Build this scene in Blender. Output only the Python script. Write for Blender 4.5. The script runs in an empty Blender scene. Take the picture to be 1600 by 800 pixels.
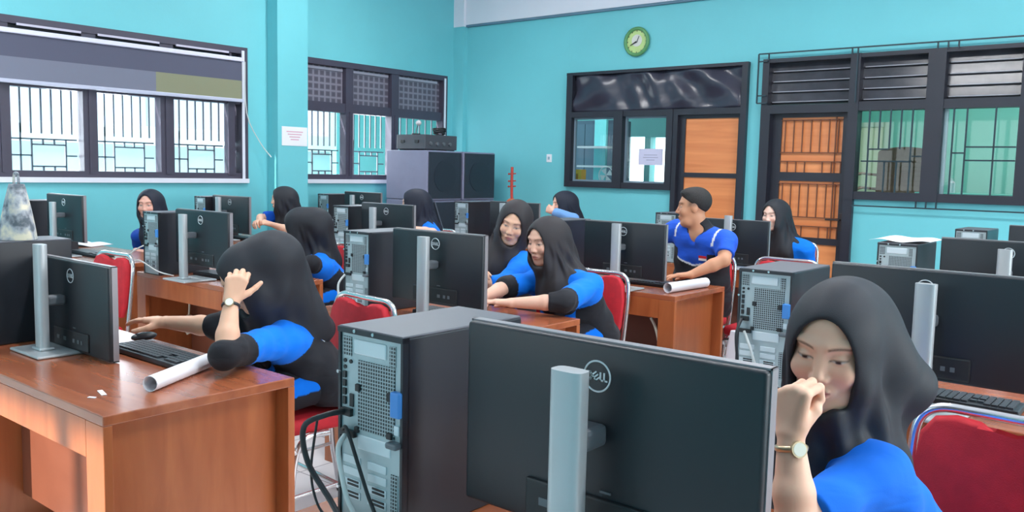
import bpy, bmesh, math, random
import numpy as np
from mathutils import Vector, Matrix

SC = bpy.context.scene
COL = SC.collection
random.seed(7)

# ------------------------------------------------------------------ camera
CAM_R = Vector((0.77199625, 0.63522985, 0.02246842))
CAM_U = Vector((-0.08017659, 0.06225095, 0.99483493))
CAM_F = Vector((-0.63055016, 0.76981027, -0.09898806))
cam_d = bpy.data.cameras.new('camera')
cam_d.sensor_fit = 'HORIZONTAL'
cam_d.sensor_width = 36.0
cam_d.lens = 1355.96 / 1600.0 * 36.0
cam_d.clip_start = 0.05
cam_d.clip_end = 200
cam = bpy.data.objects.new('camera', cam_d)
COL.objects.link(cam)
M3 = Matrix((CAM_R, CAM_U, -CAM_F)).transposed()
cam.matrix_world = Matrix.Translation((0, 0, 1.41)) @ M3.to_4x4()
SC.camera = cam

# ------------------------------------------------------------------ exposure, world, sun, daylight
SC.view_settings.view_transform = 'Standard'
SC.view_settings.look = 'None'
SC.view_settings.exposure = 0.3
SC.view_settings.gamma = 1.0
SC.view_settings.use_curve_mapping = False
SKY_STRENGTH = 3.3
SUN_STRENGTH = 7.0
SIDE_FILL_W = 455.0
REAR_FILL_W = 15.0
TUBE_W = 46.0

w = bpy.data.worlds.new('daylight')
SC.world = w
w.use_nodes = True
bg = w.node_tree.nodes['Background']
bg.inputs[0].default_value = (0.90, 0.95, 1.0, 1)
bg.inputs[1].default_value = SKY_STRENGTH

sun_d = bpy.data.lights.new('sun', 'SUN')
sun_d.energy = SUN_STRENGTH
sun_d.angle = math.radians(1.2)
sun_d.color = (1.0, 0.95, 0.86)
sun = bpy.data.objects.new('sun', sun_d)
COL.objects.link(sun)
sun.rotation_euler = Vector((0.20, 0.86, -0.44)).to_track_quat('-Z', 'Y').to_euler()


def area_light(name, loc, direction, sx, sy, watts, color=(1, 1, 1)):
    d = bpy.data.lights.new(name, 'AREA')
    d.shape = 'RECTANGLE'
    d.size = sx
    d.size_y = sy
    d.energy = watts
    d.color = color
    o = bpy.data.objects.new(name, d)
    COL.objects.link(o)
    o.location = loc
    o.rotation_euler = Vector(direction).to_track_quat('-Z', 'Z').to_euler()
    return o


# area lamps added outside unseen side and rear windows to brighten the room
area_light('side_fill_light', (3.25, 3.6, 1.85), (-1, 0, -0.05), 6.4, 1.5, SIDE_FILL_W, (0.97, 0.99, 1.0))
area_light('rear_fill_light', (-4.6, -2.75, 1.9), (0, 1, -0.05), 4.0, 1.5, REAR_FILL_W, (0.97, 0.99, 1.0))
area_light('window_daylight_left', (-7.72, 3.55, 1.68), (1, 0, -0.1), 2.8, 0.7, 42.0, (0.92, 0.97, 1.0))
area_light('window_daylight_left', (-7.72, 6.70, 1.68), (1, 0, -0.1), 2.0, 0.7, 32.0, (0.92, 0.97, 1.0))


# ------------------------------------------------------------------ materials
def lin(c):
    return tuple((x / 255 / 12.92) if x / 255 <= 0.04045 else ((x / 255 + 0.055) / 1.055) ** 2.4 for x in c)


def pmat(name, rgb, rough=0.5, metal=0.0, spec=0.5, noise=0.0, nscale=8.0, bump=0.0, bscale=120.0, coat=0.0):
    m = bpy.data.materials.new(name)
    m.use_nodes = True
    nt = m.node_tree
    b = nt.nodes['Principled BSDF']
    c = lin(rgb)
    b.inputs['Base Color'].default_value = (*c, 1)
    b.inputs['Roughness'].default_value = rough
    b.inputs['Metallic'].default_value = metal
    b.inputs['Specular IOR Level'].default_value = spec
    b.inputs['Coat Weight'].default_value = coat
    if noise or bump:
        tc = nt.nodes.new('ShaderNodeTexCoord')
    if noise:
        n = nt.nodes.new('ShaderNodeTexNoise')
        n.inputs['Scale'].default_value = nscale
        n.inputs['Detail'].default_value = 4
        nt.links.new(tc.outputs['Object'], n.inputs['Vector'])
        r = nt.nodes.new('ShaderNodeValToRGB')
        r.color_ramp.elements[0].position = 0.3
        r.color_ramp.elements[1].position = 0.7
        r.color_ramp.elements[0].color = (*[x * (1 - noise) for x in c], 1)
        r.color_ramp.elements[1].color = (*[min(1, x * (1 + noise)) for x in c], 1)
        nt.links.new(n.outputs['Fac'], r.inputs['Fac'])
        nt.links.new(r.outputs['Color'], b.inputs['Base Color'])
    if bump:
        n2 = nt.nodes.new('ShaderNodeTexNoise')
        n2.inputs['Scale'].default_value = bscale
        n2.inputs['Detail'].default_value = 2
        nt.links.new(tc.outputs['Object'], n2.inputs['Vector'])
        bp = nt.nodes.new('ShaderNodeBump')
        bp.inputs['Strength'].default_value = bump
        bp.inputs['Distance'].default_value = 0.01
        nt.links.new(n2.outputs['Fac'], bp.inputs['Height'])
        nt.links.new(bp.outputs['Normal'], b.inputs['Normal'])
    return m


def wood(name, c1, c2, scale=(1, 1, 1), rough=0.35, coat=0.2, rings=6.0):
    m = bpy.data.materials.new(name)
    m.use_nodes = True
    nt = m.node_tree
    b = nt.nodes['Principled BSDF']
    tc = nt.nodes.new('ShaderNodeTexCoord')
    mp = nt.nodes.new('ShaderNodeMapping')
    mp.inputs['Scale'].default_value = scale
    nt.links.new(tc.outputs['Object'], mp.inputs['Vector'])
    n = nt.nodes.new('ShaderNodeTexNoise')
    n.inputs['Scale'].default_value = rings
    n.inputs['Detail'].default_value = 6
    n.inputs['Distortion'].default_value = 0.6
    nt.links.new(mp.outputs['Vector'], n.inputs['Vector'])
    r = nt.nodes.new('ShaderNodeValToRGB')
    r.color_ramp.elements[0].position = 0.32
    r.color_ramp.elements[1].position = 0.68
    r.color_ramp.elements[0].color = (*lin(c1), 1)
    r.color_ramp.elements[1].color = (*lin(c2), 1)
    nt.links.new(n.outputs['Fac'], r.inputs['Fac'])
    nt.links.new(r.outputs['Color'], b.inputs['Base Color'])
    b.inputs['Roughness'].default_value = rough
    b.inputs['Coat Weight'].default_value = coat
    b.inputs['Coat Roughness'].default_value = 0.2
    return m


def vcol(name, rough=0.6, spec=0.4, bump=0.0, bscale=300.0, sheen=0.0, sss=0.0):
    m = bpy.data.materials.new(name)
    m.use_nodes = True
    nt = m.node_tree
    b = nt.nodes['Principled BSDF']
    a = nt.nodes.new('ShaderNodeAttribute')
    a.attribute_name = 'Col'
    nt.links.new(a.outputs['Color'], b.inputs['Base Color'])
    b.inputs['Roughness'].default_value = rough
    b.inputs['Specular IOR Level'].default_value = spec
    b.inputs['Sheen Weight'].default_value = sheen
    if sss:
        b.inputs['Subsurface Weight'].default_value = sss
        b.inputs['Subsurface Radius'].default_value = (0.012, 0.005, 0.003)
        b.inputs['Subsurface Scale'].default_value = 0.6
    if bump:
        tc = nt.nodes.new('ShaderNodeTexCoord')
        n2 = nt.nodes.new('ShaderNodeTexNoise')
        n2.inputs['Scale'].default_value = bscale
        nt.links.new(tc.outputs['Object'], n2.inputs['Vector'])
        bp = nt.nodes.new('ShaderNodeBump')
        bp.inputs['Strength'].default_value = bump
        bp.inputs['Distance'].default_value = 0.004
        nt.links.new(n2.outputs['Fac'], bp.inputs['Height'])
        nt.links.new(bp.outputs['Normal'], b.inputs['Normal'])
    return m


def grid_mat(name, c_hole, c_bar, nx, nz, fill=0.7, rough=0.5, metal=0.0):
    """square perforations in the x-z plane, object coordinates"""
    m = bpy.data.materials.new(name)
    m.use_nodes = True
    nt = m.node_tree
    b = nt.nodes['Principled BSDF']
    tc = nt.nodes.new('ShaderNodeTexCoord')
    sx = nt.nodes.new('ShaderNodeSeparateXYZ')
    nt.links.new(tc.outputs['Object'], sx.inputs[0])
    outs = []
    for axis, k in ((0, nx), (2, nz)):
        mu = nt.nodes.new('ShaderNodeMath'); mu.operation = 'MULTIPLY'; mu.inputs[1].default_value = k
        fr = nt.nodes.new('ShaderNodeMath'); fr.operation = 'FRACT'
        lt = nt.nodes.new('ShaderNodeMath'); lt.operation = 'LESS_THAN'; lt.inputs[1].default_value = fill
        nt.links.new(sx.outputs[axis], mu.inputs[0])
        nt.links.new(mu.outputs[0], fr.inputs[0])
        nt.links.new(fr.outputs[0], lt.inputs[0])
        outs.append(lt)
    an = nt.nodes.new('ShaderNodeMath'); an.operation = 'MULTIPLY'
    nt.links.new(outs[0].outputs[0], an.inputs[0])
    nt.links.new(outs[1].outputs[0], an.inputs[1])
    mx = nt.nodes.new('ShaderNodeMix'); mx.data_type = 'RGBA'
    mx.inputs[6].default_value = (*lin(c_bar), 1)
    mx.inputs[7].default_value = (*lin(c_hole), 1)
    nt.links.new(an.outputs[0], mx.inputs[0])
    nt.links.new(mx.outputs[2], b.inputs['Base Color'])
    b.inputs['Roughness'].default_value = rough
    b.inputs['Metallic'].default_value = metal
    return m


def glass_mat(name, tint=(1, 1, 1), gloss=0.08, rough=0.02):
    m = bpy.data.materials.new(name)
    m.use_nodes = True
    nt = m.node_tree
    nt.nodes.remove(nt.nodes['Principled BSDF'])
    out = nt.nodes['Material Output']
    t = nt.nodes.new('ShaderNodeBsdfTransparent'); t.inputs[0].default_value = (*tint, 1)
    g = nt.nodes.new('ShaderNodeBsdfGlossy'); g.inputs['Roughness'].default_value = rough
    mx = nt.nodes.new('ShaderNodeMixShader'); mx.inputs[0].default_value = gloss
    nt.links.new(t.outputs[0], mx.inputs[1]); nt.links.new(g.outputs[0], mx.inputs[2])
    nt.links.new(mx.outputs[0], out.inputs['Surface'])
    return m


def emit_mat(name, rgb, strength):
    m = bpy.data.materials.new(name)
    m.use_nodes = True
    nt = m.node_tree
    b = nt.nodes['Principled BSDF']
    b.inputs['Base Color'].default_value = (*lin(rgb), 1)
    b.inputs['Emission Color'].default_value = (*lin(rgb), 1)
    b.inputs['Emission Strength'].default_value = strength
    return m


WALL = pmat('teal_wall_paint', (112, 199, 208), 0.55, noise=0.035, nscale=1.3, bump=0.05, bscale=60)
WHITE_PAINT = pmat('white_wall_paint', (226, 228, 238), 0.6, noise=0.02, nscale=2)
FLOOR = bpy.data.materials.new('white_floor_tiles')
FLOOR.use_nodes = True
_nt = FLOOR.node_tree
_b = _nt.nodes['Principled BSDF']
_tc = _nt.nodes.new('ShaderNodeTexCoord')
_br = _nt.nodes.new('ShaderNodeTexBrick')
_br.offset = 0.0
_br.inputs['Scale'].default_value = 1.0
_br.inputs['Brick Width'].default_value = 0.4
_br.inputs['Row Height'].default_value = 0.4
_br.inputs['Mortar Size'].default_value = 0.004
_br.inputs['Color1'].default_value = (*lin((214, 214, 216)), 1)
_br.inputs['Color2'].default_value = (*lin((208, 209, 213)), 1)
_br.inputs['Mortar'].default_value = (*lin((160, 160, 165)), 1)
_nt.links.new(_tc.outputs['Object'], _br.inputs['Vector'])
_nt.links.new(_br.outputs['Color'], _b.inputs['Base Color'])
_b.inputs['Roughness'].default_value = 0.25

DARK_FRAME = pmat('dark_painted_frame', (38, 39, 50), 0.4, noise=0.06, nscale=5)
DARK_IRON = pmat('dark_painted_iron', (34, 56, 66), 0.5)
GREY_IRON = pmat('grey_painted_iron', (92, 100, 112), 0.5)
PURPLE_FRAME = pmat('grey_purple_window_frame', (70, 66, 82), 0.45, noise=0.06, nscale=5)
ORANGE_DOOR = wood('orange_door_veneer', (214, 124, 70), (236, 150, 92), (0.4, 1, 6), 0.4, 0.2, 2.2)
DESK_WOOD = wood('reddish_desk_veneer', (160, 84, 44), (180, 102, 58), (5, 5, 0.8), 0.38, 0.12, 3.0)
DESK_TOP = wood('reddish_desk_top', (150, 80, 52), (176, 102, 66), (0.8, 6, 5), 0.25, 0.4, 3.0)
DESK_SHADED = wood('reddish_desk_shaded_panel', (118, 66, 48), (134, 78, 58), (1, 5, 1), 0.4, 0.1, 3.0)  # desk veneer darkened to paint the shade under the desk top
RED_FABRIC = pmat('red_chair_fabric', (190, 28, 42), 0.75, noise=0.1, nscale=30, bump=0.1, bscale=400)
CHROME = pmat('bright_chair_tube', (226, 222, 222), 0.18, metal=0.85)
RUBBER = pmat('black_rubber', (24, 24, 26), 0.7)
BLACK_PLASTIC = pmat('black_plastic', (40, 44, 50), 0.42, noise=0.08, nscale=20)
MON_BACK = pmat('dark_monitor_shell', (31, 36, 42), 0.42, bump=0.04, bscale=900)
MON_EDGE = pmat('monitor_rim', (150, 146, 150), 0.35, metal=0.3)
SCREEN = pmat('screen_glass', (12, 14, 18), 0.15)
SILVER = pmat('silver_plastic', (184, 190, 193), 0.34, metal=0.3)
SILVER_DK = pmat('grey_plastic', (96, 102, 108), 0.45)
LOGO = pmat('silver_logo', (214, 222, 226), 0.35, metal=0.2)
TOWER_CASE = pmat('black_tower_case', (36, 39, 46), 0.38, noise=0.06, nscale=12)
TOWER_TOP = pmat('grey_tower_top', (92, 94, 102), 0.45, metal=0.1)
ZINC = pmat('zinc_sheet', (172, 186, 190), 0.42, metal=0.35, noise=0.05, nscale=25)
ZINC_LT = pmat('zinc_sheet_plate', (206, 217, 222), 0.4, metal=0.25)
VENT = grid_mat('vent_perforation', (38, 44, 48), (158, 172, 176), 150, 150, 0.68)
BLUE_LATCH = pmat('blue_latch', (70, 140, 215), 0.4)
PORT = pmat('port_black', (30, 32, 36), 0.5)
PAPER = pmat('white_paper', (236, 236, 242), 0.7)
CREAM = pmat('cream_plastic', (222, 214, 196), 0.5)
CABLE_BLACK = pmat('black_cable', (34, 36, 40), 0.5)
CABLE_WHITE = pmat('white_cable', (208, 212, 210), 0.5)
SPK_GREY = pmat('grey_speaker_side', (134, 135, 160), 0.5, noise=0.04)
SPK_DARK = pmat('dark_speaker_front', (40, 48, 60), 0.55, noise=0.1, nscale=40)
BLACK_FILM = pmat('black_plastic_film', (56, 56, 70), 0.26, noise=0.10, nscale=3)
GLASS = glass_mat('clear_glass', (0.97, 0.99, 1.0), 0.02)
GLASS_DIM = glass_mat('inner_glass', (0.86, 0.92, 0.92), 0.018)


# ------------------------------------------------------------------ mesh helpers
class MB:
    """collects shapes and links them as ONE mesh object"""
    n = 0

    def __init__(self):
        self.bm = bmesh.new()

    def box(self, x0, x1, y0, y1, z0, z1, bevel=0.0, seg=2):
        if not bevel and min(x1 - x0, y1 - y0, z1 - z0) > 0.02:   # coplanar neighbours in one mesh never share a face plane
            MB.n = (MB.n + 1) % 11
            e = 0.00016 * MB.n
            x0 -= e; x1 += e; y0 -= e; y1 += e; z1 += e
        t = bmesh.new()
        bmesh.ops.create_cube(t, size=1.0)
        bmesh.ops.scale(t, vec=(x1 - x0, y1 - y0, z1 - z0), verts=t.verts)
        bmesh.ops.translate(t, vec=((x0 + x1) / 2, (y0 + y1) / 2, (z0 + z1) / 2), verts=t.verts)
        if bevel:
            bmesh.ops.bevel(t, geom=list(t.edges), offset=bevel, segments=seg, profile=0.5, affect='EDGES')
        self._merge(t)
        return self

    def _merge(self, t, mat=None):
        if mat is not None:
            bmesh.ops.transform(t, matrix=mat, verts=t.verts)
        me = bpy.data.meshes.new('tmp')
        t.to_mesh(me)
        t.free()
        self.bm.from_mesh(me)
        bpy.data.meshes.remove(me)

    def cyl(self, p0, p1, r0, r1=None, n=20):
        r1 = r0 if r1 is None else r1
        p0 = Vector(p0); p1 = Vector(p1)
        d = p1 - p0
        t = bmesh.new()
        bmesh.ops.create_cone(t, cap_ends=True, segments=n, radius1=r0, radius2=r1, depth=d.length)
        q = d.to_track_quat('Z', 'Y').to_matrix().to_4x4()
        self._merge(t, Matrix.Translation((p0 + p1) / 2) @ q)
        return self

    def ball(self, c, r, n=16, scale=(1, 1, 1)):
        t = bmesh.new()
        bmesh.ops.create_uvsphere(t, u_segments=n, v_segments=max(6, n // 2), radius=r)
        self._merge(t, Matrix.Translation(c) @ Matrix.Diagonal((*scale, 1)))
        return self

    def tube(self, pts, r, n=8, smooth=4, closed=False):
        pts = [Vector(p) for p in pts]
        if smooth and len(pts) > 2:
            out = []
            m = len(pts)
            rng = range(m) if closed else range(m - 1)
            for i in rng:
                p0 = pts[i - 1] if (i > 0 or closed) else pts[0]
                p1 = pts[i]; p2 = pts[(i + 1) % m]
                p3 = pts[(i + 2) % m] if (i + 2 < m or closed) else pts[-1]
                for k in range(smooth):
                    u = k / smooth
                    out.append(0.5 * ((2 * p1) + (p2 - p0) * u + (2 * p0 - 5 * p1 + 4 * p2 - p3) * u * u + (3 * p1 - p0 - 3 * p2 + p3) * u ** 3))
            if not closed:
                out.append(pts[-1])
            pts = out
        rings = []
        m = len(pts)
        nrm = None
        for i, p in enumerate(pts):
            a = pts[i - 1] if (i > 0 or closed) else pts[i]
            b = pts[(i + 1) % m] if (i < m - 1 or closed) else pts[i]
            t = (b - a).normalized()
            if nrm is None:
                ref = Vector((0, 0, 1)) if abs(t.z) < 0.9 else Vector((1, 0, 0))
                nrm = (ref - t * ref.dot(t)).normalized()
            else:
                nn = nrm - t * nrm.dot(t)
                nrm = nn.normalized() if nn.length > 1e-6 else nrm
            bi = t.cross(nrm)
            rings.append([self.bm.verts.new(p + (nrm * math.cos(k * 2 * math.pi / n) + bi * math.sin(k * 2 * math.pi / n)) * r) for k in range(n)])
        for i in range(m if closed else m - 1):
            A = rings[i]; B = rings[(i + 1) % m]
            for k in range(n):
                self.bm.faces.new((A[k], A[(k + 1) % n], B[(k + 1) % n], B[k]))
        if not closed:
            self.bm.faces.new(rings[0][::-1])
            self.bm.faces.new(rings[-1])
        return self

    def prism(self, pts, axis, a0, a1):
        """polygon pts (2-D) extruded along axis 'x','y' or 'z'"""
        def mk(p, a):
            return {'x': (a, p[0], p[1]), 'y': (p[0], a, p[1]), 'z': (p[0], p[1], a)}[axis]
        A = [self.bm.verts.new(mk(p, a0)) for p in pts]
        B = [self.bm.verts.new(mk(p, a1)) for p in pts]
        n = len(pts)
        self.bm.faces.new(A); self.bm.faces.new(B[::-1])
        for i in range(n):
            self.bm.faces.new((A[i], B[i], B[(i + 1) % n], A[(i + 1) % n]))
        return self

    def sheet(self, fn, nu, nv, thick=0.0):
        g = [[self.bm.verts.new(fn(i / nu, j / nv)) for j in range(nv + 1)] for i in range(nu + 1)]
        fs = []
        for i in range(nu):
            for j in range(nv):
                fs.append(self.bm.faces.new((g[i][j], g[i + 1][j], g[i + 1][j + 1], g[i][j + 1])))
        if thick:
            self.bm.normal_update()
            bmesh.ops.solidify(self.bm, geom=fs, thickness=thick)
        return self

    def build(self, name, mat, parent=None, smooth=False, angle=40):
        bmesh.ops.recalc_face_normals(self.bm, faces=self.bm.faces)
        me = bpy.data.meshes.new(name)
        self.bm.to_mesh(me)
        self.bm.free()
        me.materials.append(mat)
        if smooth:
            me.polygons.foreach_set('use_smooth', [True] * len(me.polygons))
            me.set_sharp_from_angle(angle=math.radians(angle))
        o = bpy.data.objects.new(name, me)
        COL.objects.link(o)
        if parent is not None:
            o.parent = parent
        return o


def thing(name, label, cat, loc=(0, 0, 0), rz=0.0, group=None):
    o = bpy.data.objects.new(name, None)
    o.empty_display_size = 0.1
    COL.objects.link(o)
    o.location = loc
    o.rotation_euler = (0, 0, rz)
    return tag(o, label, cat, group)


def tag(o, label, cat, group=None):
    o['label'] = label
    o['category'] = cat
    if group:
        o['group'] = group
    return o


def struct(o):
    o['kind'] = 'structure'
    return o


def copy_tree(o, parent=None):
    c = o.copy()
    COL.objects.link(c)
    if parent is not None:
        c.parent = parent
    for ch in list(o.children):
        copy_tree(ch, c)
    return c

# ------------------------------------------------------------------ room shell
XL, YB, XR, YR, HC = -7.5, 8.0, 3.0, -2.5, 3.9
struct(MB().box(-18, 4.2, -3.5, 14, -0.12, 0).build('floor', FLOOR))
struct(MB().box(XL - 0.15, XR + 0.15, YR - 0.15, YB + 0.15, HC, HC + 0.12).build('ceiling', WHITE_PAINT))


def wall_with_holes(name, axis, pos, thick, lo, hi, z1, holes, mat):
    """axis 'x': wall plane x=pos..pos+thick running along y; 'y': the other way"""
    m = MB()
    cuts = sorted({lo, hi, *[h[0] for h in holes], *[h[1] for h in holes]})
    for a, b in zip(cuts, cuts[1:]):
        mid = (a + b) / 2
        hs = sorted([(h[2], h[3]) for h in holes if h[0] < mid < h[1]])
        z = 0.0
        for h0, h1 in hs + [(z1, z1)]:
            if h0 > z + 1e-6:
                p, q = min(pos, pos + thick), max(pos, pos + thick)
                if axis == 'x':
                    m.box(p, q, a, b, z, h0)
                else:
                    m.box(a, b, p, q, z, h0)
            z = h1
    return struct(m.build(name, mat))


wall_with_holes('wall_left', 'x', XL, -0.15, YR - 0.15, YB + 0.15, HC, [(2.03, 5.0, 1.22, 2.53), (5.64, 7.82, 1.22, 2.53)], WALL)
wall_with_holes('wall_back', 'y', YB, 0.15, XL, XR + 0.15, HC,
                [(-5.78, -4.43, 1.235, 2.49), (-4.43, -3.64, 0, 2.49), (-3.49, -2.59, 0, 2.49), (-2.59, -1.2, 1.215, 2.49)], WALL)
wall_with_holes('wall_right', 'x', XR, 0.15, YR - 0.15, YB, HC, [(0.4, 6.8, 1.1, 2.6)], WALL)
wall_with_holes('wall_rear', 'y', YR, -0.15, XL, XR, HC, [(-6.6, -2.6, 1.1, 2.6)], WALL)
for nm, ax in (('window_3', 'x'), ('window_4', 'y')):  # unseen windows put in to let daylight reach the room
    r = bpy.data.objects.new(nm, None); COL.objects.link(r); struct(r)
    m = MB()
    if ax == 'x':
        for k in range(6):
            y = 0.4 + 6.4 * k / 5
            m.box(XR + 0.02, XR + 0.1, y - 0.03, y + 0.03, 1.1, 2.6)
        m.box(XR + 0.02, XR + 0.1, 0.4, 6.8, 1.1, 1.16); m.box(XR + 0.02, XR + 0.1, 0.4, 6.8, 2.54, 2.6)
    else:
        for k in range(7):
            x = -6.6 + 4.0 * k / 6
            m.box(x - 0.03, x + 0.03, YR - 0.1, YR - 0.02, 1.1, 2.6)
        m.box(-6.6, -2.6, YR - 0.1, YR - 0.02, 1.1, 1.16); m.box(-6.6, -2.6, YR - 0.1, YR - 0.02, 2.54, 2.6)
    m.build('window_frame', DARK_FRAME, r)

# wall pillar on the left wall, pilaster in the corner, white upper beam
struct(MB().box(XL - 0.01, -7.33, 5.235, 5.60, 0, HC).build('trim_1', WALL))
m = MB().box(XL, -7.33, 7.93, YB + 0.01, 0, 3.13)
struct(m.build('trim_2', WALL))
m = MB().box(XL, -7.33, 7.925, YB + 0.01, 3.13, HC).box(-7.33, XR, 7.955, YB + 0.01, 3.15, HC)
struct(m.build('trim_3', WHITE_PAINT))
struct(MB().box(-7.33, XR, 7.965, YB + 0.01, 3.125, 3.15).build('trim_4', pmat('grey_ledge_shadow', (96, 128, 148), 0.6)))  # grey strip paints the shadow line below the white beam

# ------------------------------------------------------------------ left windows
def vbar(m, x, y, z0, z1, t=0.013):
    m.box(x - t / 2, x + t / 2, y - t / 2, y + t / 2, z0, z1)


def hbar_y(m, x, y0, y1, z, t=0.013):
    m.box(x - t / 2, x + t / 2, y0, y1, z - t / 2, z + t / 2)


def left_window(name, y0, y1, mulls, upper_mat):
    r = bpy.data.objects.new(name, None); COL.objects.link(r); struct(r)
    m = MB()
    xa, xb = -7.60, -7.51
    m.box(xa, xb + 0.02, y0, y1, 2.47, 2.53)
    m.box(xa, xb + 0.01, y0, y1, 1.262, 1.315)
    m.box(xa, xb, y0, y1, 1.985, 2.085)
    m.box(xa, xb + 0.02, y0, y0 + 0.05, 1.262, 2.53)
    m.box(xa, xb + 0.02, y1 - 0.07, y1, 1.262, 2.53)
    for a, b in mulls:
        m.box(xa, xb + 0.01, a, b, 1.262, 2.53)
        m.box(xb + 0.01, xb + 0.022, a + 0.045, b - 0.045, 1.30, 2.0)
    m.build('window_frame', PURPLE_FRAME, r)
    MB().box(-7.62, -7.47, y0, y1, 1.22, 1.262).build('window_sill', WHITE_PAINT, r)
    edges = [y0 + 0.05] + [v for ab in mulls for v in ab] + [y1 - 0.07]
    g = MB(); p = MB(); u = MB(); gl = MB()
    X = -7.635
    for a, b in zip(edges[::2], edges[1::2]):
        p.box(-7.565, -7.560, a, b, 1.315, 1.985)
        u.box(-7.57, -7.56, a, b, 2.085, 2.47)
        n = 7
        for k in range(n):
            vbar(g, X, a + (b - a) * (k + 0.5) / n, 1.62, 2.0)
        # lower pattern: a square in the middle between rails
        for z in (1.30, 1.44, 1.575):
            if z != 1.44:
                hbar_y(g, X, a, b, z)
        q0, q1 = a + 0.36 * (b - a), a + 0.84 * (b - a)
        hbar_y(g, X, a, q0, 1.44); hbar_y(g, X, q1, b, 1.44)
        for y in (a + 0.06 * (b - a), a + 0.21 * (b - a), q0, q1):
            vbar(g, X, y, 1.30, 1.70 if y == a + 0.21 * (b - a) else 1.575)
        for z in (1.35, 1.53):
            hbar_y(g, X, q0, q1, z)
        for f in (0.33, 0.66):
            vbar(g, X, q0 + (q1 - q0) * f, 1.53, 1.575); vbar(g, X, q0 + (q1 - q0) * f, 1.30, 1.35)
    p.build('pane', GLASS, r)
    u.build('upper_panel', upper_mat, r)
    g.build('iron_grille', GREY_IRON, r)
    return r


LATTICE = bpy.data.materials.new('dark_lattice_panel')
LATTICE.use_nodes = True
_nt = LATTICE.node_tree
_b = _nt.nodes['Principled BSDF']
_tc = _nt.nodes.new('ShaderNodeTexCoord')
_mp = _nt.nodes.new('ShaderNodeMapping')
_mp.inputs['Rotation'].default_value = (0, math.radians(90), 0)
_sx = _nt.nodes.new('ShaderNodeSeparateXYZ')
_nt.links.new(_tc.outputs['Object'], _sx.inputs[0])
_o = []
for _ax, _k in ((1, 13.0), (2, 14.0)):
    _a = _nt.nodes.new('ShaderNodeMath'); _a.operation = 'MULTIPLY'; _a.inputs[1].default_value = _k
    _f = _nt.nodes.new('ShaderNodeMath'); _f.operation = 'PINGPONG'; _f.inputs[1].default_value = 0.5
    _nt.links.new(_sx.outputs[_ax], _a.inputs[0]); _nt.links.new(_a.outputs[0], _f.inputs[0]); _o.append(_f)
_mx = _nt.nodes.new('ShaderNodeMath'); _mx.operation = 'MINIMUM'
_nt.links.new(_o[0].outputs[0], _mx.inputs[0]); _nt.links.new(_o[1].outputs[0], _mx.inputs[1])
_rp = _nt.nodes.new('ShaderNodeValToRGB')
_rp.color_ramp.elements[0].position = 0.0; _rp.color_ramp.elements[0].color = (*lin((138, 134, 148)), 1)
_rp.color_ramp.elements[1].position = 0.25; _rp.color_ramp.elements[1].color = (*lin((84, 80, 94)), 1)
_nt.links.new(_mx.outputs[0], _rp.inputs[0]); _nt.links.new(_rp.outputs[0], _b.inputs['Base Color'])
_b.inputs['Roughness'].default_value = 0.5

left_window('window_1', 2.03, 5.0, [(2.72, 2.84), (3.41, 3.53), (4.10, 4.23), (4.81, 4.83)], DARK_FRAME)
left_window('window_2', 5.64, 7.82, [(6.24, 6.34), (6.91, 7.02)], LATTICE)
# thin light strip beside the first window's frame, pale strips painting daylight in the top vent slots
m = MB().box(-7.50, -7.485, 4.935, 4.965, 1.25, 2.50).box(-7.50, -7.485, 7.765, 7.795, 1.65, 2.50)
struct(m.build('trim_5', WHITE_PAINT))
m = MB()
for a, b in ((5.70, 6.23), (6.35, 6.90), (7.03, 7.70)):
    m.box(-7.555, -7.545, a, b, 2.43, 2.455)
for a, b in ((2.9, 3.40), (3.54, 4.09), (4.25, 4.79)):
    m.box(-7.49, -7.478, a, b, 2.458, 2.476)
struct(m.build('trim_6', pmat('painted_slot_light', (196, 190, 206), 0.5)))

b_ = thing('roller_blind', 'rolled-out grey and olive roller blind across the top of the first window', 'blind', (-7.44, 3.5, 2.0))
MB().box(-0.035, 0.02, -1.45, 1.42, 0.385, 0.425, 0.008).build('head_tube', pmat('blind_tube', (222, 220, 240), 0.4), b_)
MB().box(-0.012, 0.0, -1.45, 1.40, 0.205, 0.39).build('dark_fabric', pmat('blind_dark', (84, 86, 106), 0.7), b_)
m = MB().box(-0.012, 0.0, -1.45, 0.53, 0.03, 0.205)
m.build('grey_fabric', pmat('blind_grey', (116, 120, 138), 0.7), b_)
MB().box(-0.012, 0.0, 0.53, 1.40, 0.03, 0.205).build('olive_fabric', pmat('blind_olive', (134, 136, 110), 0.7), b_)
MB().box(-0.022, 0.008, -1.45, 1.42, 0.0, 0.032, 0.006).build('bottom_rail', pmat('blind_rail', (190, 194, 214), 0.4), b_)
MB().tube([(0.0, 1.44, 0.39), (0.0, 1.455, -0.1), (0.01, 1.60, -0.38), (0.05, 1.70, -0.52)], 0.005).build('pull_cord', CABLE_WHITE, b_)

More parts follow.
